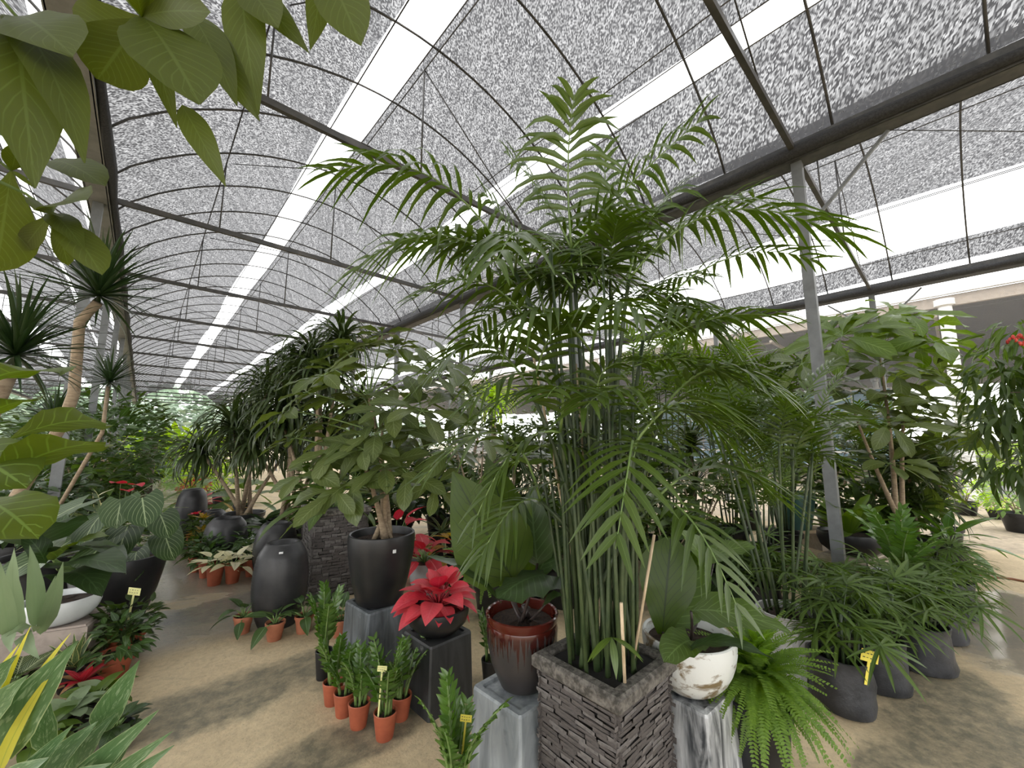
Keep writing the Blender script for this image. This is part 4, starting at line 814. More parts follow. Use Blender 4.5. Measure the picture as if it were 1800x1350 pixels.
for i, (x, y) in enumerate(CR):
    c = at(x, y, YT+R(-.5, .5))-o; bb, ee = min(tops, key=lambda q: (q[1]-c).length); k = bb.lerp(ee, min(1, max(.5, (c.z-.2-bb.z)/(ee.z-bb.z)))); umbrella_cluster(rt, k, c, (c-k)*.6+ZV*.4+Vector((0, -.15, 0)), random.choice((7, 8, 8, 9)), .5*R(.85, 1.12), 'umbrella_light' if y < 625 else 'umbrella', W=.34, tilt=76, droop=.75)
# leafy plant reaching in at the far side, with red flowers
o = Vector((5.25, 3.15, 0)); t = thing('potted_ficus', 'drooping narrow-leaved tree with red flowers over the puddle', 'potted plant', o)
taper_pot(t, .26, .45, 'plastic_black')
for x, y, Y in ((1760, 690, 3.1), (1775, 780, 3.0), (1800, 620, 3.2), (1830, 700, 3.2), (1850, 820, 3.2)):
    e = at(x, y, Y)-o; MB().tube(bez(Vector((0, 0, .4)), e*.6+ZV*.9, e, 7), [.022, .02, .017, .014, .011, .008, .006, .004], 6).obj('branch', 'bark_dark', t, True)
    shrub(t, e, (.26, .24, .34), 150, .21, .034, 'shrub' if y > 650 else 'lady_palm', 'lance', hang=.75, droop=.7)
fl = MB(); c = at(1790, 600, 3.1)-o
for i in range(16): a = i*2.4; fl.lathe([(.004, 0), (.012, .012), (.009, .03), (.002, .036)], 6, c=tuple(c+Vector((.06*math.cos(a)*R(.3, 1), .06*math.sin(a)*R(.3, 1), R(-.04, .03)))))
fl.obj('flowers', 'flower_red', t, True)
# hose and yard plants
t = thing('garden_hose', 'thin brown hose lying across the concrete near the puddle', 'hose', spot(1690, 1008)); b = spot(1690, 1008)
MB().tube([spot(1690+i*18, 1008+i*2.6+1.5*math.sin(i))-b+ZV*.012 for i in range(16)], .012, 6).obj('tube', 'hose', t, True)
random.seed(71)
o = spot(1785, 880)+Vector((0, .2, 0)); t = thing('potted_lime_shrub', 'clipped lime yellow shrub in grey square-tapered planter', 'shrub', o); 
MB().box((0, 0, .3), (.62, .62, .6), .6).obj('pot', 'grey_pot', t, False); t.children[0].scale = (1, 1, 1); MB().box((0, 0, .61), (.75, .75, .05), .6).obj('rim', 'grey_pot', t, False); shrub(t, (0, 0, 1.05), (.62, .6, .42), 420, .14, .08, 'lime', trunk=(0, 0, .6))
for x, y, lb, m, r in ((1700, 905, 'low lime green plant on the gravel', 'lime', .38), (1752, 912, 'small yellow shrub in black pot at the gravel edge', 'lime', .25), (1787, 920, 'tiny yellow shrub beside the gravel edge pot', 'lime', .2), (1795, 935, 'spreading dark green plant on the gravel', 'far_green', .45), (1720, 850, 'green bush behind the clipped lime shrub', 'far_green', .6)):
    o = spot(x, y); t = thing('potted_shrub', lb, 'shrub', o); taper_pot(t, r*.5, r*.7, 'plastic_black'); shrub(t, (0, 0, r*1.3), (r, r, r*.75), 160, r*.35, r*.16, m, trunk=(0, 0, r*.6))

# ------------------------------------------------------------------ the near plants on the other side of the walkway
random.seed(81)
o = Vector((-1.12, .58, 0)); pc = thing('money_tree', 'overhanging tree with long hand-shaped leaves above the spiky dracaenas', 'tree', o)
taper_pot(pc, .2, .32, 'black_pot'); MB().tube([Vector((0, 0, .25)), Vector((.02, 0, 1.2)), Vector((0, .03, 2.1)), Vector((.05, .05, 2.75))], [.05, .045, .04, .03], 9).obj('trunk', 'bark_dark', pc, True)
PN = [((250, 30, .80), [((140, 62), .55), ((170, 140), .72), ((352, 185), .5), ((312, 228), .22), ((372, 22), .42), ((398, 330), .0), ((225, -60), .5), ((330, -50), .5)]),
      ((30, 30, .78), [((150, 290), .22), ((62, 335), .3), ((5, 205), .4), ((130, 100), .5), ((-60, 120), .4)]),
      ((92, 375, .9), [((153, 352), .55), ((180, 485), .36), ((120, 468), .34), ((58, 368), .5), ((40, 440), .35), ((150, 440), .3)]),
      ((340, 28, .9), [((418, 188), .30), ((458, 215), .3), ((395, 100), .35)]), ((425, -30, .95), [((490, 50), .42), ((455, 205), .26), ((545, 95), .3)]), ((570, -60, 1.0), [((636, 82), .36), ((545, 90), .3), ((660, -20), .3)]),
      ((20, 300, .85), [((-10, 480), .5), ((60, 330), .3), ((30, 250), .4)]), ((85, 283, .95), [((186, 328), .34), ((40, 300), .3)])]
for i, (b, tips) in enumerate(PN):
    c = at(*b)-o; f = stem(pc, o, [Vector((.05, .05, 2.7 if b[1] < 200 else 1.9)), c+Vector((-.1, -.1, .12)), c], .005, 'green_stem', 'leaf_cluster')
    for (x, y), rt_ in tips:
        if rt_ == 0: bb = (320, 185, .80); rt_ = .26
        else: bb = b
        l = lp(pc, o, bb, (x, y, b[2]+R(-.1, .08)), rt_*.95, 'pachira', 'obov' if rt_ > .3 else 'lance', .5, .02, R(-.3, .3), .75, .15, 10); l.parent = f
# tall dracaenas
def dracaena(label, org, trunk, heads, pot=.2, tr=.032):
    t = thing('dracaena', label, 'potted plant', org); taper_pot(t, pot, pot*1.6, 'plastic_black')
    P = [Vector((0, 0, pot*1.4))]+[at(*p)-org for p in trunk]; k = len(P); MB().tube(P, [tr*(1-.25*i/k) for i in range(k)], 8).obj('trunk', 'bark', t, True)
    for (x, y, Y), L, n, dr in heads: spiky(t, at(x, y, Y)-org, n, L, .026*L/.5, 'dracaena', (-30, 85), dr)
    return t
dracaena('tall spiky dracaena with bare curved trunk beside the walkway', Vector((-3.3, 2.1, 0)), [(-10, 935, 2.25), (50, 840, 2.3), (112, 742, 2.35), (130, 690, 2.4), (140, 565, 2.4), (172, 532, 2.4)], [((175, 520, 2.4), .52, 120, .45)])
dracaena('spiky dracaena with rosette low among the near leaves', Vector((-2.75, 1.75, 0)), [(-30, 760, 1.8), (20, 650, 1.85)], [((28, 625, 1.85), .45, 110, .6)])
dracaena('small spiky dracaena behind the tall curved trunk', Vector((-4.78, 4.12, 0)), [(180, 760, 3.9), (190, 680, 4.0)], [((192, 672, 4.0), .42, 90, .5), ((95, 740, 3.4), .4, 80, .5)], tr=.018)
# fiddle-leaf
o = Vector((-1.75, 1.0, 0)); t = thing('fiddle_leaf_fig', 'fiddle-leaf plant with big yellow green leaves below the spiky dracaenas', 'potted plant', o)
taper_pot(t, .18, .3, 'black_pot'); stem(t, o, [Vector((0, 0, .25)), Vector((.15, .05, .9)), (-60, 700, 1.1)], .02, 'bark_dark', 'trunk')
for b, e, r, rl in (((-60, 690, 1.05), (108, 655, 1.0), .62, -.3), ((-70, 760, 1.1), (70, 700, 1.1), .6, -.5), ((20, 770, 1.05), (192, 745, 1.0), .36, -.9), ((-20, 850, 1.0), (190, 780, .95), .42, -.7), ((-80, 790, 1.0), (50, 860, .95), .6, .3), ((-40, 800, 1.2), (120, 805, 1.25), .5, .2), ((-30, 880, 1.1), (70, 950, 1.0), .5, .2)):
    lp(t, o, b, e, r, 'fiddle', 'obov', .7, .05, rl, .45)
# veined philodendron with red flower spathes
random.seed(91)
o = Vector((-4.12, 3.7, 0)); t = thing('potted_gloriosum', 'heart-leaved plant with bold white veins over the walkway', 'potted plant', o)
rim_pot(t, [(.2, 0), (.22, .01), (.28, .3), (.3, .5), (.295, .55)], 'plastic_black', (.26, .5), 32)
for i, (x, y, L, a) in enumerate(((145, 885, .34, -.3), (178, 905, .26, .3), (225, 925, .3, .5), (215, 878, .26, .6), (250, 875, .28, .9), (150, 935, .3, -.2), (95, 905, .3, -.8), (290, 940, .26, 1.0), (262, 900, .2, .9), (110, 960, .36, -.5), (190, 950, .3, .1), (65, 890, .26, -1), (282, 905, .24, 1.2), (240, 970, .26, .6))):
    c = at(x, y, 3.35+R(-.3, .3)); stem(t, o, [Vector((R(-.1, .1), R(-.1, .1), .5)), (c-o)*.6+ZV*.25, c-o], .006)
    d = Vector((math.sin(a), -.75, -.35)); leaf(t, leaf_mesh('veined', i % 3, L=1, W=.82, sh='heart', nx=8, fold=.12, droop=.5, cols=7, wave=.02), aim(c-o, d, L*1.25, R(-.2, .2), ZV*.6+Vector((0, -.4, 0))))
o = spot(232, 1000)+Vector((-.75, .55, 0)); t = thing('potted_anthurium', 'dark-leaved plant with glossy red spathes above the veined leaves', 'potted plant', o)
taper_pot(t, .15, .3, 'plastic_black'); rosette(t, (0, 0, .28), 12, .3, .17, 'heart', 'broad_dark', (10, 70), .6, .25, .15)
for x, y, dx in ((222, 862, .6), (236, 852, .9), (212, 850, .2)):
    c = at(x, y, o.y-.1)-o; stem(t, o, [Vector((0, 0, .3)), c*.5+ZV*.1, c], .005); leaf(t, leaf_mesh('red_leaf', 0, L=1, W=.7, sh='heart', nx=7, fold=.3, droop=.5, cols=5), aim(c, (dx, -.5, .2), .24), 'spathe')
# large dark leaves from a black pot on the stone
o = Vector((-3.1, 2.93, 0)); t = thing('stone_slab', 'pinkish stone slab under the white bowl', 'stone', o, .45); MB().box((0, 0, .16), (.46, .38, .32), 0, .97).obj('block', 'pink_stone', t, False); MB().box((0, 0, .325), (.42, .34, .012), 0, .98).obj('top_slab', 'pink_stone', t, False)
o = Vector((-3.3, 3.55, 0)); t = thing('potted_broadleaf', 'large dark green leaves in deep black pot behind the white bowl', 'potted plant', o)
rim_pot(t, [(.16, 0), (.18, .01), (.26, .28), (.31, .52), (.3, .58)], 'black_pot', (.27, .52), 32)
for i, (b, e, r, m) in enumerate((((95, 985, 2.8), (195, 942, 2.7), .3, 'fiddle'), ((100, 1000, 2.75), (225, 1010, 2.5), .3, 'broad_dark'), ((90, 980, 2.85), (215, 960, 2.9), .3, 'broad_green'), ((110, 1010, 2.8), (180, 1050, 2.5), .35, 'broad_dark'), ((80, 990, 2.8), (30, 930, 2.7), .4, 'broad_dark'), ((90, 970, 3), (120, 900, 3.1), .5, 'broad_dark'), ((90, 980, 2.9), (230, 985, 2.75), .3, 'broad_dark'), ((70, 960, 2.9), (60, 930, 2.5), .6, 'broad_dark'))):
    lp(t, o, b, e, r*1.3, m, 'lance', .8, .04, R(-.4, .2), .25)
    stem(t, o, [Vector((0, 0, .5)), (95, 1010, 2.9), b], .008)
o = spot(112, 1095, .33); o = Vector((-3.07, 2.91, .332)); t = thing('potted_staghorn', 'grey green strap-leaved fern in white oval bowl', 'potted plant', o)
rim_pot(t, [(.09, 0), (.12, .004), (.15, .02), (.175, .045), (.192, .075), (.2, .105), (.2, .13), (.194, .155)], 'white_glaze', (.17, .12), 40, name='bowl')
for b, e, r in (((60, 1080, 2.4), (52, 955, 2.3), .3), ((70, 1090, 2.45), (112, 985, 2.3), .28), ((40, 1090, 2.3), (25, 960, 2.2), .3), ((20, 1100, 2.25), (0, 985, 2.1), .32), ((80, 1085, 2.5), (98, 1010, 2.4), .3), ((45, 1090, 2.3), (70, 1160, 2.0), .25), ((30, 1080, 2.3), (20, 1150, 2.0), .25), ((60, 1085, 2.4), (10, 1120, 2.05), .28)):
    lp(t, o, (b[0], b[1]+25, b[2]), e, r*.5, 'staghorn', 'lance', .7, .07, R(-.6, .6), .7)
# smaller pots down the aisle edge
small_pot('potted_peperomia', 'dark small-leaved plant with pale yellow tag in terracotta pot on the wet floor', 217, 1157, .11, .17, 'terracotta', lambda t, o: (shrub(t, o+ZV*.12, (.17, .17, .13), 130, .10, .04, 'shrub'), rosette(t, o, 14, .16, .05, 'lance', 'broad_dark', (0, 70), .4, .08, cols=3), price_tag(t, o+ZV*.1, -t.rotation_euler.z, .18, 'tag_pale', .09, .1)))
small_pot('potted_peperomia', 'mid-green small-leaved plant in terracotta pot before the tagged one', 198, 1190, .10, .15, 'terracotta', lambda t, o: shrub(t, o+ZV*.1, (.2, .18, .12), 150, .09, .04, 'rubber'))
o = spot(200, 1060); t = thing('white_planter', 'white-rimmed round planter of leafy seedlings at the wet walkway', 'potted plant', o); rim_pot(t, [(.15, 0), (.17, .01), (.19, .18), (.2, .24)], 'white_glaze', (.17, .2), 32); shrub(t, (0, 0, .36), (.24, .24, .16), 140, .11, .05, 'shrub')
o = spot(215, 1015); t = thing('potted_shrub', 'trailing small-leaved shrub at the wet walkway', 'shrub', o); taper_pot(t, .14, .26, 'plastic_black'); shrub(t, (0, 0, .42), (.28, .26, .3), 220, .09, .04, 'shrub')
o = spot(140, 1228); t = thing('potted_bromeliad', 'small red and olive bromeliad at the floor edge', 'potted plant', o); taper_pot(t, .07, .10, 'plastic_black'); rosette(t, (0, 0, .09), 10, .16, .05, 'lance', 'red_dark', (10, 70), .5, 0, .3); rosette(t, (0, 0, .09), 7, .2, .05, 'lance', 'dry_leaf', (-5, 30), .4, 0, .3)
o = spot(165, 1262); t = thing('potted_syngonium', 'pale green arrow-leaved plant at the floor edge', 'potted plant', o); taper_pot(t, .08, .10, 'plastic_black'); rosette(t, (0, 0, .09), 10, .15, .11, 'heart', 'bird_nest', (5, 60), .5, .06, .2); rosette(t, (0, 0, .09), 5, .16, .12, 'heart', 'staghorn', (5, 50), .5, .06, .2)
small_pot('potted_snake_plant', 'small yellow-edged snake plant among the aisle pots', 126, 1212, .09, .14, 'plastic_black', lambda t, o: rosette(t, o, 14, .24, .04, 'sword', 'snake', (25, 85), .4, 0, .3, cols=3))
# striped foreground plants at the bottom corner
random.seed(101)
o = Vector((-1.28, 1.3, 0)); t = thing('potted_aglaonema', 'silvery striped long-leaved plant filling the bottom corner', 'potted plant', o); taper_pot(t, .2, .3, 'black_pot')
for b, e, r in (((-20, 1340, 1.4), (140, 1122, 1.3), .24), ((170, 1290, 1.5), (247, 1158, 1.45), .26), ((60, 1390, 1.4), (175, 1265, 1.35), .24), ((100, 1420, 1.4), (282, 1245, 1.3), .15), ((130, 1420, 1.35), (306, 1283, 1.3), .13), ((170, 1430, 1.35), (308, 1308, 1.3), .16), ((20, 1400, 1.35), (130, 1272, 1.3), .18), ((-30, 1280, 1.3), (50, 1185, 1.25), .3), ((-40, 1230, 1.3), (30, 1150, 1.25), .3), ((80, 1320, 1.5), (85, 1225, 1.45), .3), ((120, 1370, 1.5), (205, 1250, 1.45), .22), ((-20, 1420, 1.3), (90, 1330, 1.2), .25), ((60, 1420, 1.3), (200, 1340, 1.25), .2), ((200, 1430, 1.35), (270, 1345, 1.3), .22), ((-30, 1330, 1.35), (60, 1260, 1.4), .3), ((150, 1400, 1.5), (240, 1290, 1.5), .2)):
    lp(t, o, b, e, r*1.05, 'varieg', 'lance', .6, .05, R(-.3, .3), .85)
stem(t, o, [Vector((0, 0, .26)), Vector((.1, .05, .4)), (100, 1400, 1.4)], .012)
o = Vector((-1.72, 1.42, 0)); t = thing('potted_yellow_bladed_plant', 'upright plant with narrow bright yellow blades in the bottom corner', 'potted plant', o); taper_pot(t, .12, .22, 'plastic_black')
for b, e, r in (((0, 1350, 1.35), (97, 1172, 1.3), .09), ((-60, 1290, 1.35), (35, 1130, 1.3), .09), ((-40, 1320, 1.3), (55, 1098, 1.35), .06), ((30, 1260, 1.4), (125, 1112, 1.35), .07)):
    lp(t, o, b, e, r*1.3, 'yellow_blade', 'sword', .4, 0, 0, .6, cols=3)
stem(t, o, [Vector((0, 0, .2)), Vector((0, 0, .35)), (-20, 1330, 1.35)], .01)
# ------------------------------------------------------------------ plants behind: strappy dracaenas, aglaonemas, palms, shrubs
random.seed(111)
def back_pot(t, r, h, mat): taper_pot(t, r, h, mat)
def strappy_plant(label, x, y, top, heads, L, mat='strappy', n=90, droop=2.2, wid=.05, r=.28, spread=.5, name='potted_dracaena', pm='plastic_black', fill=2):
    """several cane stems carrying heads of long hanging straps; top = pixel height of the topmost head"""
    o = spot(x, y); t = thing(name, label, 'potted plant', o); taper_pot(t, r, r*1.5, pm); H_ = at(x, top, o.y).z-L*.35
    for i in range(heads):
        a = i*2.399; q = spread*math.sqrt((i+.3)/heads); e = Vector((q*math.cos(a), q*math.sin(a), H_*(1-.55*i/heads)*R(.9, 1.05))); b = Vector((R(-.1, .1), R(-.1, .1), r*1.3))
        MB().tube(bez(b, b.lerp(e, .5)+ZV*.1, e, 5), [.035, .03, .027, .024, .022, .02], 6).obj('trunk', 'bark', t, True)
        spiky(t, e, n, L, wid, mat, (-20, 85), droop, sh='strap', nx=7)
    return t
strappy_plant('shaggy dark dracaena with hanging straps beyond the ribbed jars', 425, 950, 655, 5, .85, n=110, spread=.75)
strappy_plant('shaggy dracaena with thick drooping crown behind the umbrella tree', 505, 965, 590, 5, .85, n=120, spread=.6)
strappy_plant('shaggy dracaena topmost behind the umbrella tree', 560, 975, 555, 5, .8, n=110, spread=.6)
def mk(label, x, y, kind, topy, mat, w=.5, name=None, pot='plastic_black', n=12, cat='potted plant', L=.45, W=.16, sh='lance', hh=0.0, el=(5, 78)):
    o = spot(x, y, hh); H_ = max(.28, at(x, topy, o.y).z-hh)
    if y > 1180: pot = 'small'
    if kind == 'palm':
        t = thing(name or 'potted_palm', label, 'palm', o, R(0, 6)); taper_pot(t, .22, .36, pot); clump_palm(t, (0, 0, .32), n, max(.3, H_-.75), 5, L, mat, .15, .14, 13, LL=.30, W=W)
    elif kind == 'broad':
        t = thing(name or 'potted_broadleaf', label, cat, o, R(0, 6)); taper_pot(t, *((.17, .3, pot) if pot != 'small' else (.07, .11, 'plastic_black'))); rosette(t, (0, 0, .28 if pot != 'small' else .1), n, L, W, sh, mat, el, .7, max(.05, min(1.5 if el[0] > 40 else .5, H_-.3-L*.7)), .18, .02)
    elif kind == 'shrub':
        t = thing(name or 'potted_shrub', label, 'shrub', o, R(0, 6)); taper_pot(t, *((.2, .34, pot) if pot != 'small' else (.1, .13, 'plastic_black'))); shrub(t, (0, 0, (H_+.4)/2 if pot != 'small' else H_*.7), (w, w, (H_-.35)/2 if pot != 'small' else .12), n, L, W, mat, sh, (0, 0, .3))
    elif kind == 'strap':
        t = thing(name or 'potted_dracaena', label, cat, o, R(0, 6)); taper_pot(t, .18, .3, pot)
        MB().tube([Vector((0, 0, .25)), Vector((.02, 0, H_*.45)), Vector((0, .02, H_*.62))], .022, 6).obj('trunk', 'bark', t, True); spiky(t, (0, 0, H_*.62), n, L, W, mat, (-30, 86), 1.2, sh='sword'); spiky(t, (.03, 0, H_*.35), n//2, L*.9, W, mat, (-30, 86), 1.2, sh='sword')
    return t
B = [('tall fine-leaved shrub under the far roof edge', 838, 985, 'shrub', 690, 'shrub', dict(w=.55, n=520, L=.13, W=.055)),
     ('airy small-leaved tree reaching up beside the far gutter post', 812, 935, 'shrub', 615, 'shrub', dict(w=.8, n=700, L=.12, W=.05)),
     ('red-leaved plant just beyond the big black pot', 745, 1040, 'broad', 910, 'red_dark', dict(n=16, L=.34, W=.16, sh='ovate', name='potted_aglaonema', pot='grey_pot')),
     ('pink-veined leafy plant behind the bright red bowl', 806, 1030, 'broad', 905, 'croton', dict(n=18, L=.26, W=.12, sh='ovate', name='potted_aglaonema')),
     ('scarlet-leaved plant seen past the umbrella tree trunks', 690, 1010, 'broad', 880, 'red_leaf', dict(n=16, L=.3, W=.13, sh='ovate', name='potted_aglaonema')),
     ('lime fern behind the brown glazed pot', 862, 1085, 'fern', 940, 'fern', {}),
     ('striped snake plant behind the red-leaved plants', 775, 975, 'broad', 895, 'snake', dict(n=16, L=.6, W=.07, sh='sword', name='potted_snake_plant')),
     ('pale round-leaved plant behind the big upright leaf', 868, 960, 'broad', 820, 'broad_green', dict(n=14, L=.4, W=.3, sh='heart')),
     ('glossy shrub behind the tall palm canes', 950, 975, 'shrub', 760, 'shrub', dict(w=.6, n=520, L=.16, W=.07)),
     ('broad-leaved plant in shade behind the palm canes', 1010, 1000, 'broad', 850, 'broad_green', dict(n=18, L=.45, W=.2, sh='ovate')),
     ('dense bush behind the palm, lower storey', 1085, 960, 'shrub', 740, 'broad_dark', dict(w=.75, n=560, L=.2, W=.09)),
     ('yellow-striped spiky plant between the palms', 1140, 985, 'strap', 800, 'snake', dict(n=60, L=.6, W=.05)),
     ('large feathery palm right behind the tall canes', 1180, 970, 'palm', 560, 'palm_light', dict(n=8, L=.95, W=.035)),
     ('wide feathery palm under the second gutter', 1290, 975, 'palm', 590, 'palm_light', dict(n=9, L=1.0, W=.036)),
     ('dark green palm beside the steel post', 1380, 985, 'palm', 620, 'palm', dict(n=8, L=.85, W=.034)),
     ('short palm with arching pale fronds near the bird-nest fern', 1345, 1020, 'palm', 800, 'palm_light', dict(n=6, L=.6, W=.034)),
     ('round-leaved shrub between the feathery palms', 1235, 1000, 'shrub', 790, 'broad_green', dict(w=.55, n=330, L=.18, W=.09)),
     ('small white pot plant under the feathery palms', 1215, 1020, 'broad', 880, 'broad_green', dict(n=14, L=.35, W=.15, sh='ovate', pot='white_glaze')),
     ('broad leafy plant before the plank stand', 1330, 1050, 'broad', 930, 'broad_green', dict(n=14, L=.4, W=.2, sh='ovate')),
     ('banana-like plant with upright paddles in the second row', 1320, 930, 'broad', 610, 'bird_nest', dict(n=9, L=1.1, W=.34, sh='paddle', name='potted_banana', el=(62, 88))),
     ('spiky dark dracaena behind the drooping umbrella tree', 1620, 985, 'strap', 735, 'strappy', dict(n=130, L=.75, W=.045)),
     ('spiky dracaena at the gravel edge', 1668, 965, 'strap', 745, 'strappy', dict(n=130, L=.8, W=.045)),
     ('leafy shrub at the foot of the steel post', 1518, 972, 'shrub', 800, 'shrub', dict(w=.6, n=420, L=.2, W=.09)),
     ('glossy bush under the umbrella tree', 1578, 972, 'shrub', 860, 'broad_green', dict(w=.55, n=280, L=.2, W=.1)),
     ('strap-leaved plant at the puddle edge under the umbrella tree', 1674, 1006, 'broad', 880, 'zz_leaf', dict(n=20, L=.5, W=.12)),
     ('pale broad-leaved plant behind the squat dark jar', 425, 915, 'broad', 815, 'broad_green', dict(n=12, L=.6, W=.34, sh='ovate', name='potted_peace_lily')),
     ('dark broad leaves behind the grey black jar', 464, 962, 'broad', 875, 'broad_dark', dict(n=12, L=.5, W=.28, sh='ovate', pot='grey_pot')),
     ('orange bromeliad above the black rounded jar', 408, 934, 'broad', 875, 'croton', dict(n=20, L=.36, W=.06, name='potted_bromeliad')),
     ('dark red rosette plant above the far jars', 350, 915, 'broad', 855, 'red_dark', dict(n=16, L=.45, W=.12, name='potted_bromeliad')),
     ('bird-nest fern in dark box beyond the jars', 385, 888, 'broad', 780, 'bird_nest', dict(n=14, L=1.1, W=.26, sh='paddle', name='potted_bird_nest_fern')),
     ('low arching plant beside the tall slate planter', 490, 990, 'broad', 890, 'broad_green', dict(n=14, L=.5, W=.1)),
     ('dark shade-loving bush directly behind the slate planter palm', 990, 1062, 'shrub', 900, 'broad_dark', dict(w=.42, n=260, L=.17, W=.08)),
     ('leafy green bush behind the brown glazed pot', 925, 1050, 'shrub', 880, 'broad_green', dict(w=.45, n=240, L=.18, W=.09)),
     ('dark leafy bush behind the marble pedestal', 1180, 1060, 'shrub', 900, 'shrub', dict(w=.45, n=300, L=.15, W=.07)),
     ('shaded broad-leaved plant behind the lime fern', 1270, 1075, 'broad', 960, 'broad_dark', dict(n=16, L=.34, W=.16, sh='ovate')),
     ('tall glossy shrub in the second row behind the palm', 1060, 1010, 'shrub', 690, 'shrub', dict(w=.6, n=620, L=.19, W=.08)),
     ('spiky strap plant in the second row behind the palm', 905, 1000, 'strap', 700, 'strappy', dict(n=110, L=.7, W=.04)),
     ('spiky strap plant between the feathery palms', 1225, 950, 'strap', 690, 'strappy', dict(n=110, L=.8, W=.045)),
     ('slim leafy plant with terracotta pot under the feathery palms', 1270, 1032, 'broad', 900, 'rubber', dict(n=16, L=.3, W=.12, sh='ovate', pot='terracotta')),
     ('dense dark shrub deep in the third row', 1130, 920, 'shrub', 700, 'shrub', dict(w=1.0, n=800, L=.22, W=.09)),
     ('dense shrub at the back under the second gutter', 960, 915, 'shrub', 715, 'shrub', dict(w=.95, n=760, L=.2, W=.08)),
     ('dense leafy shrub at the back near the shed column', 1460, 930, 'shrub', 730, 'broad_green', dict(w=.9, n=640, L=.24, W=.1)),
     ('feathery palm at the back of the umbrella tree', 1560, 960, 'palm', 690, 'palm', dict(n=6, L=.8, W=.035)),
     ('dark bush beside the pale stone column', 610, 985, 'shrub', 800, 'shrub', dict(w=.7, n=560, L=.2, W=.08)),
     ('leafy bush behind the scarlet plant', 700, 960, 'shrub', 790, 'broad_dark', dict(w=.8, n=520, L=.22, W=.1)),
     ('small-leaved bush below the airy tree', 770, 945, 'shrub', 800, 'shrub', dict(w=.8, n=560, L=.18, W=.08)),
     # far side of the walkway
     ('striped dark leafy plant at the frame edge under the strap fern', 20, 1235, 'broad', 1090, 'stripe', dict(n=16, L=.26, W=.12, sh='ovate', name='potted_calathea')),
     ('grey green leafy plant near the silvery striped leaves', 110, 1300, 'broad', 1210, 'staghorn', dict(n=14, L=.14, W=.10, sh='heart', name='potted_begonia')),
     ('low dark plant under the silvery striped leaves', 200, 1320, 'broad', 1255, 'broad_dark', dict(n=16, L=.13, W=.08, sh='ovate', name='potted_begonia')),
     ('low mottled plant at the floor edge under the yellow blades', 60, 1345, 'broad', 1260, 'bird_nest', dict(n=16, L=.14, W=.09, sh='ovate', name='potted_begonia')),
     ('snake plant with yellow edges in grey square planter', 165, 1000, 'broad', 820, 'snake', dict(n=22, L=.85, W=.09, sh='sword', name='potted_snake_plant', pot='grey_pot')),
     ('tall dark ficus mass at the bend of the walkway', 180, 905, 'shrub', 688, 'shrub', dict(w=1.1, n=1300, L=.22, W=.075, sh='lance')),
     ('glossy hand-leaved shrub before the dark ficus', 140, 945, 'shrub', 700, 'rubber', dict(w=.9, n=650, L=.24, W=.1)),
     ('low leafy shrub along the wet walkway', 190, 935, 'shrub', 830, 'shrub', dict(w=.45, n=380, L=.13, W=.05)),
     ('pale-flowered leafy plant behind the veined leaves', 138, 972, 'broad', 850, 'cream_leaf', dict(n=10, L=.25, W=.1, sh='ovate', name='potted_peace_lily')),
     ('small-leaved hedge plant beyond the grey planter', 110, 955, 'shrub', 790, 'broad_green', dict(w=.8, n=500, L=.2, W=.09)),
     ('bushy plant filling the gap behind the fiddle-leaf', 20, 1010, 'shrub', 840, 'broad_dark', dict(w=.6, n=420, L=.18, W=.08)),
     ('thin-leaved tree crown in the next bay', 70, 900, 'shrub', 700, 'shrub', dict(w=1.0, n=800, L=.2, W=.07))]
for lb, x, y, k, top, m, kw in B:
    random.seed(hash_ := (x*31+y*7) % 9973)
    if k == 'fern':
        o = spot(x, y); t = thing('potted_boston_fern', lb, 'potted plant', o); taper_pot(t, .15, .3, 'plastic_black'); fern(t, (0, 0, .42), 70, .5, 'fern', (-10, 80)); stem(t, o, [Vector((0, 0, .25)), Vector((0, 0, .42))], .03, 'dark_stem')
    else: mk(lb, x, y, k, top, m, **kw)
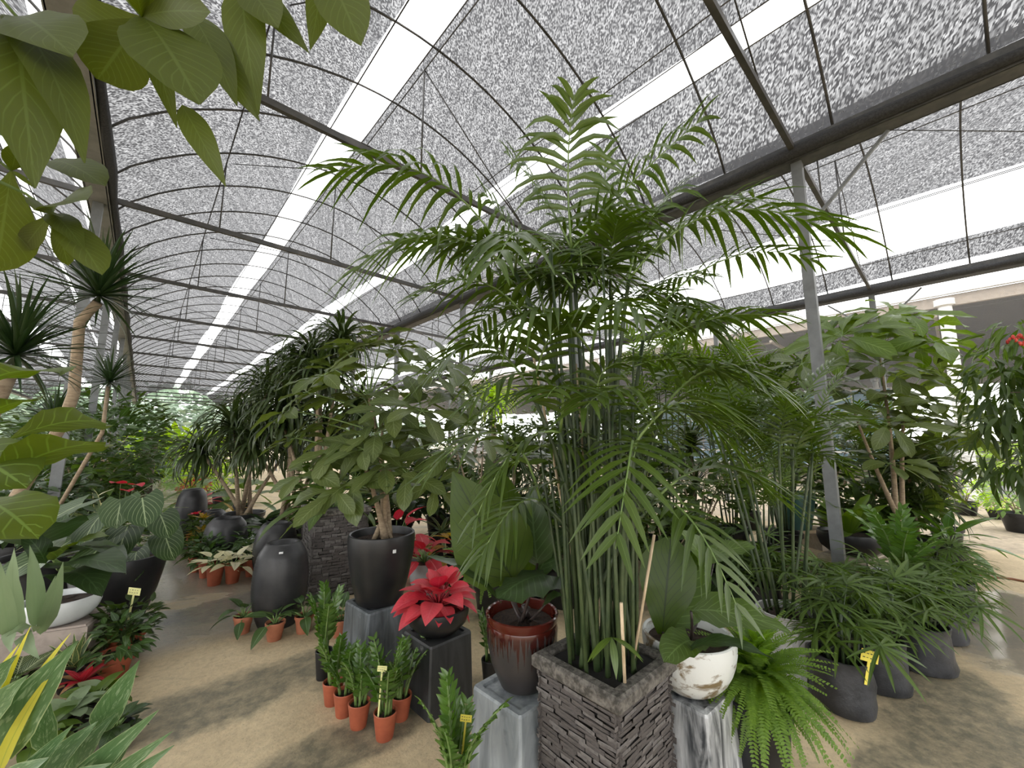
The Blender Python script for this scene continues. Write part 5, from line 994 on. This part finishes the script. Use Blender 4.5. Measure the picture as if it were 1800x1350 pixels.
# far end of the aisle: nursery rows, hill, trees; daylight and haze in leaf colours
random.seed(131)
FAR = [(262, 845, 'pale yellow green bush at the far end of the aisle', 760, 'far_green', 1.6), (318, 848, 'cloud-pruned bush at the far end of the aisle', 752, 'lime', 1.8), (352, 850, 'pale bush behind the bird-nest fern', 770, 'far_green', 1.5), (300, 836, 'small round bush at the aisle end', 805, 'lime', .7), (283, 842, 'orange-tinted low shrub at the aisle end', 806, 'croton', .8), (330, 868, 'low spreading green bush at the walkway bend', 828, 'far_green', .6), (246, 855, 'dark green bush where the walkway narrows', 790, 'shrub', .9), (368, 872, 'bright green low tray plant beside the walkway', 815, 'lime', .7), (340, 880, 'reddish low shrub beside the walkway', 835, 'red_dark', .35)]
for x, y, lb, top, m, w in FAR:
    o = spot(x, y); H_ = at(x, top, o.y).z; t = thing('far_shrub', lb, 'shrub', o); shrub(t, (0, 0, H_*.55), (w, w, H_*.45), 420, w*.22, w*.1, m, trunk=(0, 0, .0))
t = thing('dead_trunk', 'dark upright trunk standing at the walkway bend', 'trunk', spot(248, 880)); MB().tube([Vector((0, 0, 0)), Vector((.03, 0, .8)), Vector((.08, 0, 1.7))], [.2, .17, .15], 9).obj('trunk', 'bark_dark', t, True)
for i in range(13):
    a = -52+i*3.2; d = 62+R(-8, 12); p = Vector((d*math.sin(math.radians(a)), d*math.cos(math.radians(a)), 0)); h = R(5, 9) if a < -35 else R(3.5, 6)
    t = thing('hazy_tree', 'pale hazy tree in the row behind the nursery', 'tree', p, 0, 'hazy trees behind the nursery'); shrub(t, (0, 0, h*.55), (3.6, 3.6, h*.5), 620, 1.3, .7, 'far_haze', trunk=(0, 0, 0))
o = spot(865, 905); t = thing('yellow_palm', 'pale yellow spiky palm standing far off under the sky', 'palm', o); hz = at(865, 705, o.y).z
MB().tube([Vector((0, 0, 0)), Vector((.05, 0, hz*.5)), Vector((0, 0, hz))], .06, 7).obj('trunk', 'bark', t, True); spiky(t, (0, 0, hz), 90, .9, .06, 'lime', (-40, 86), 1.9, sh='strap')
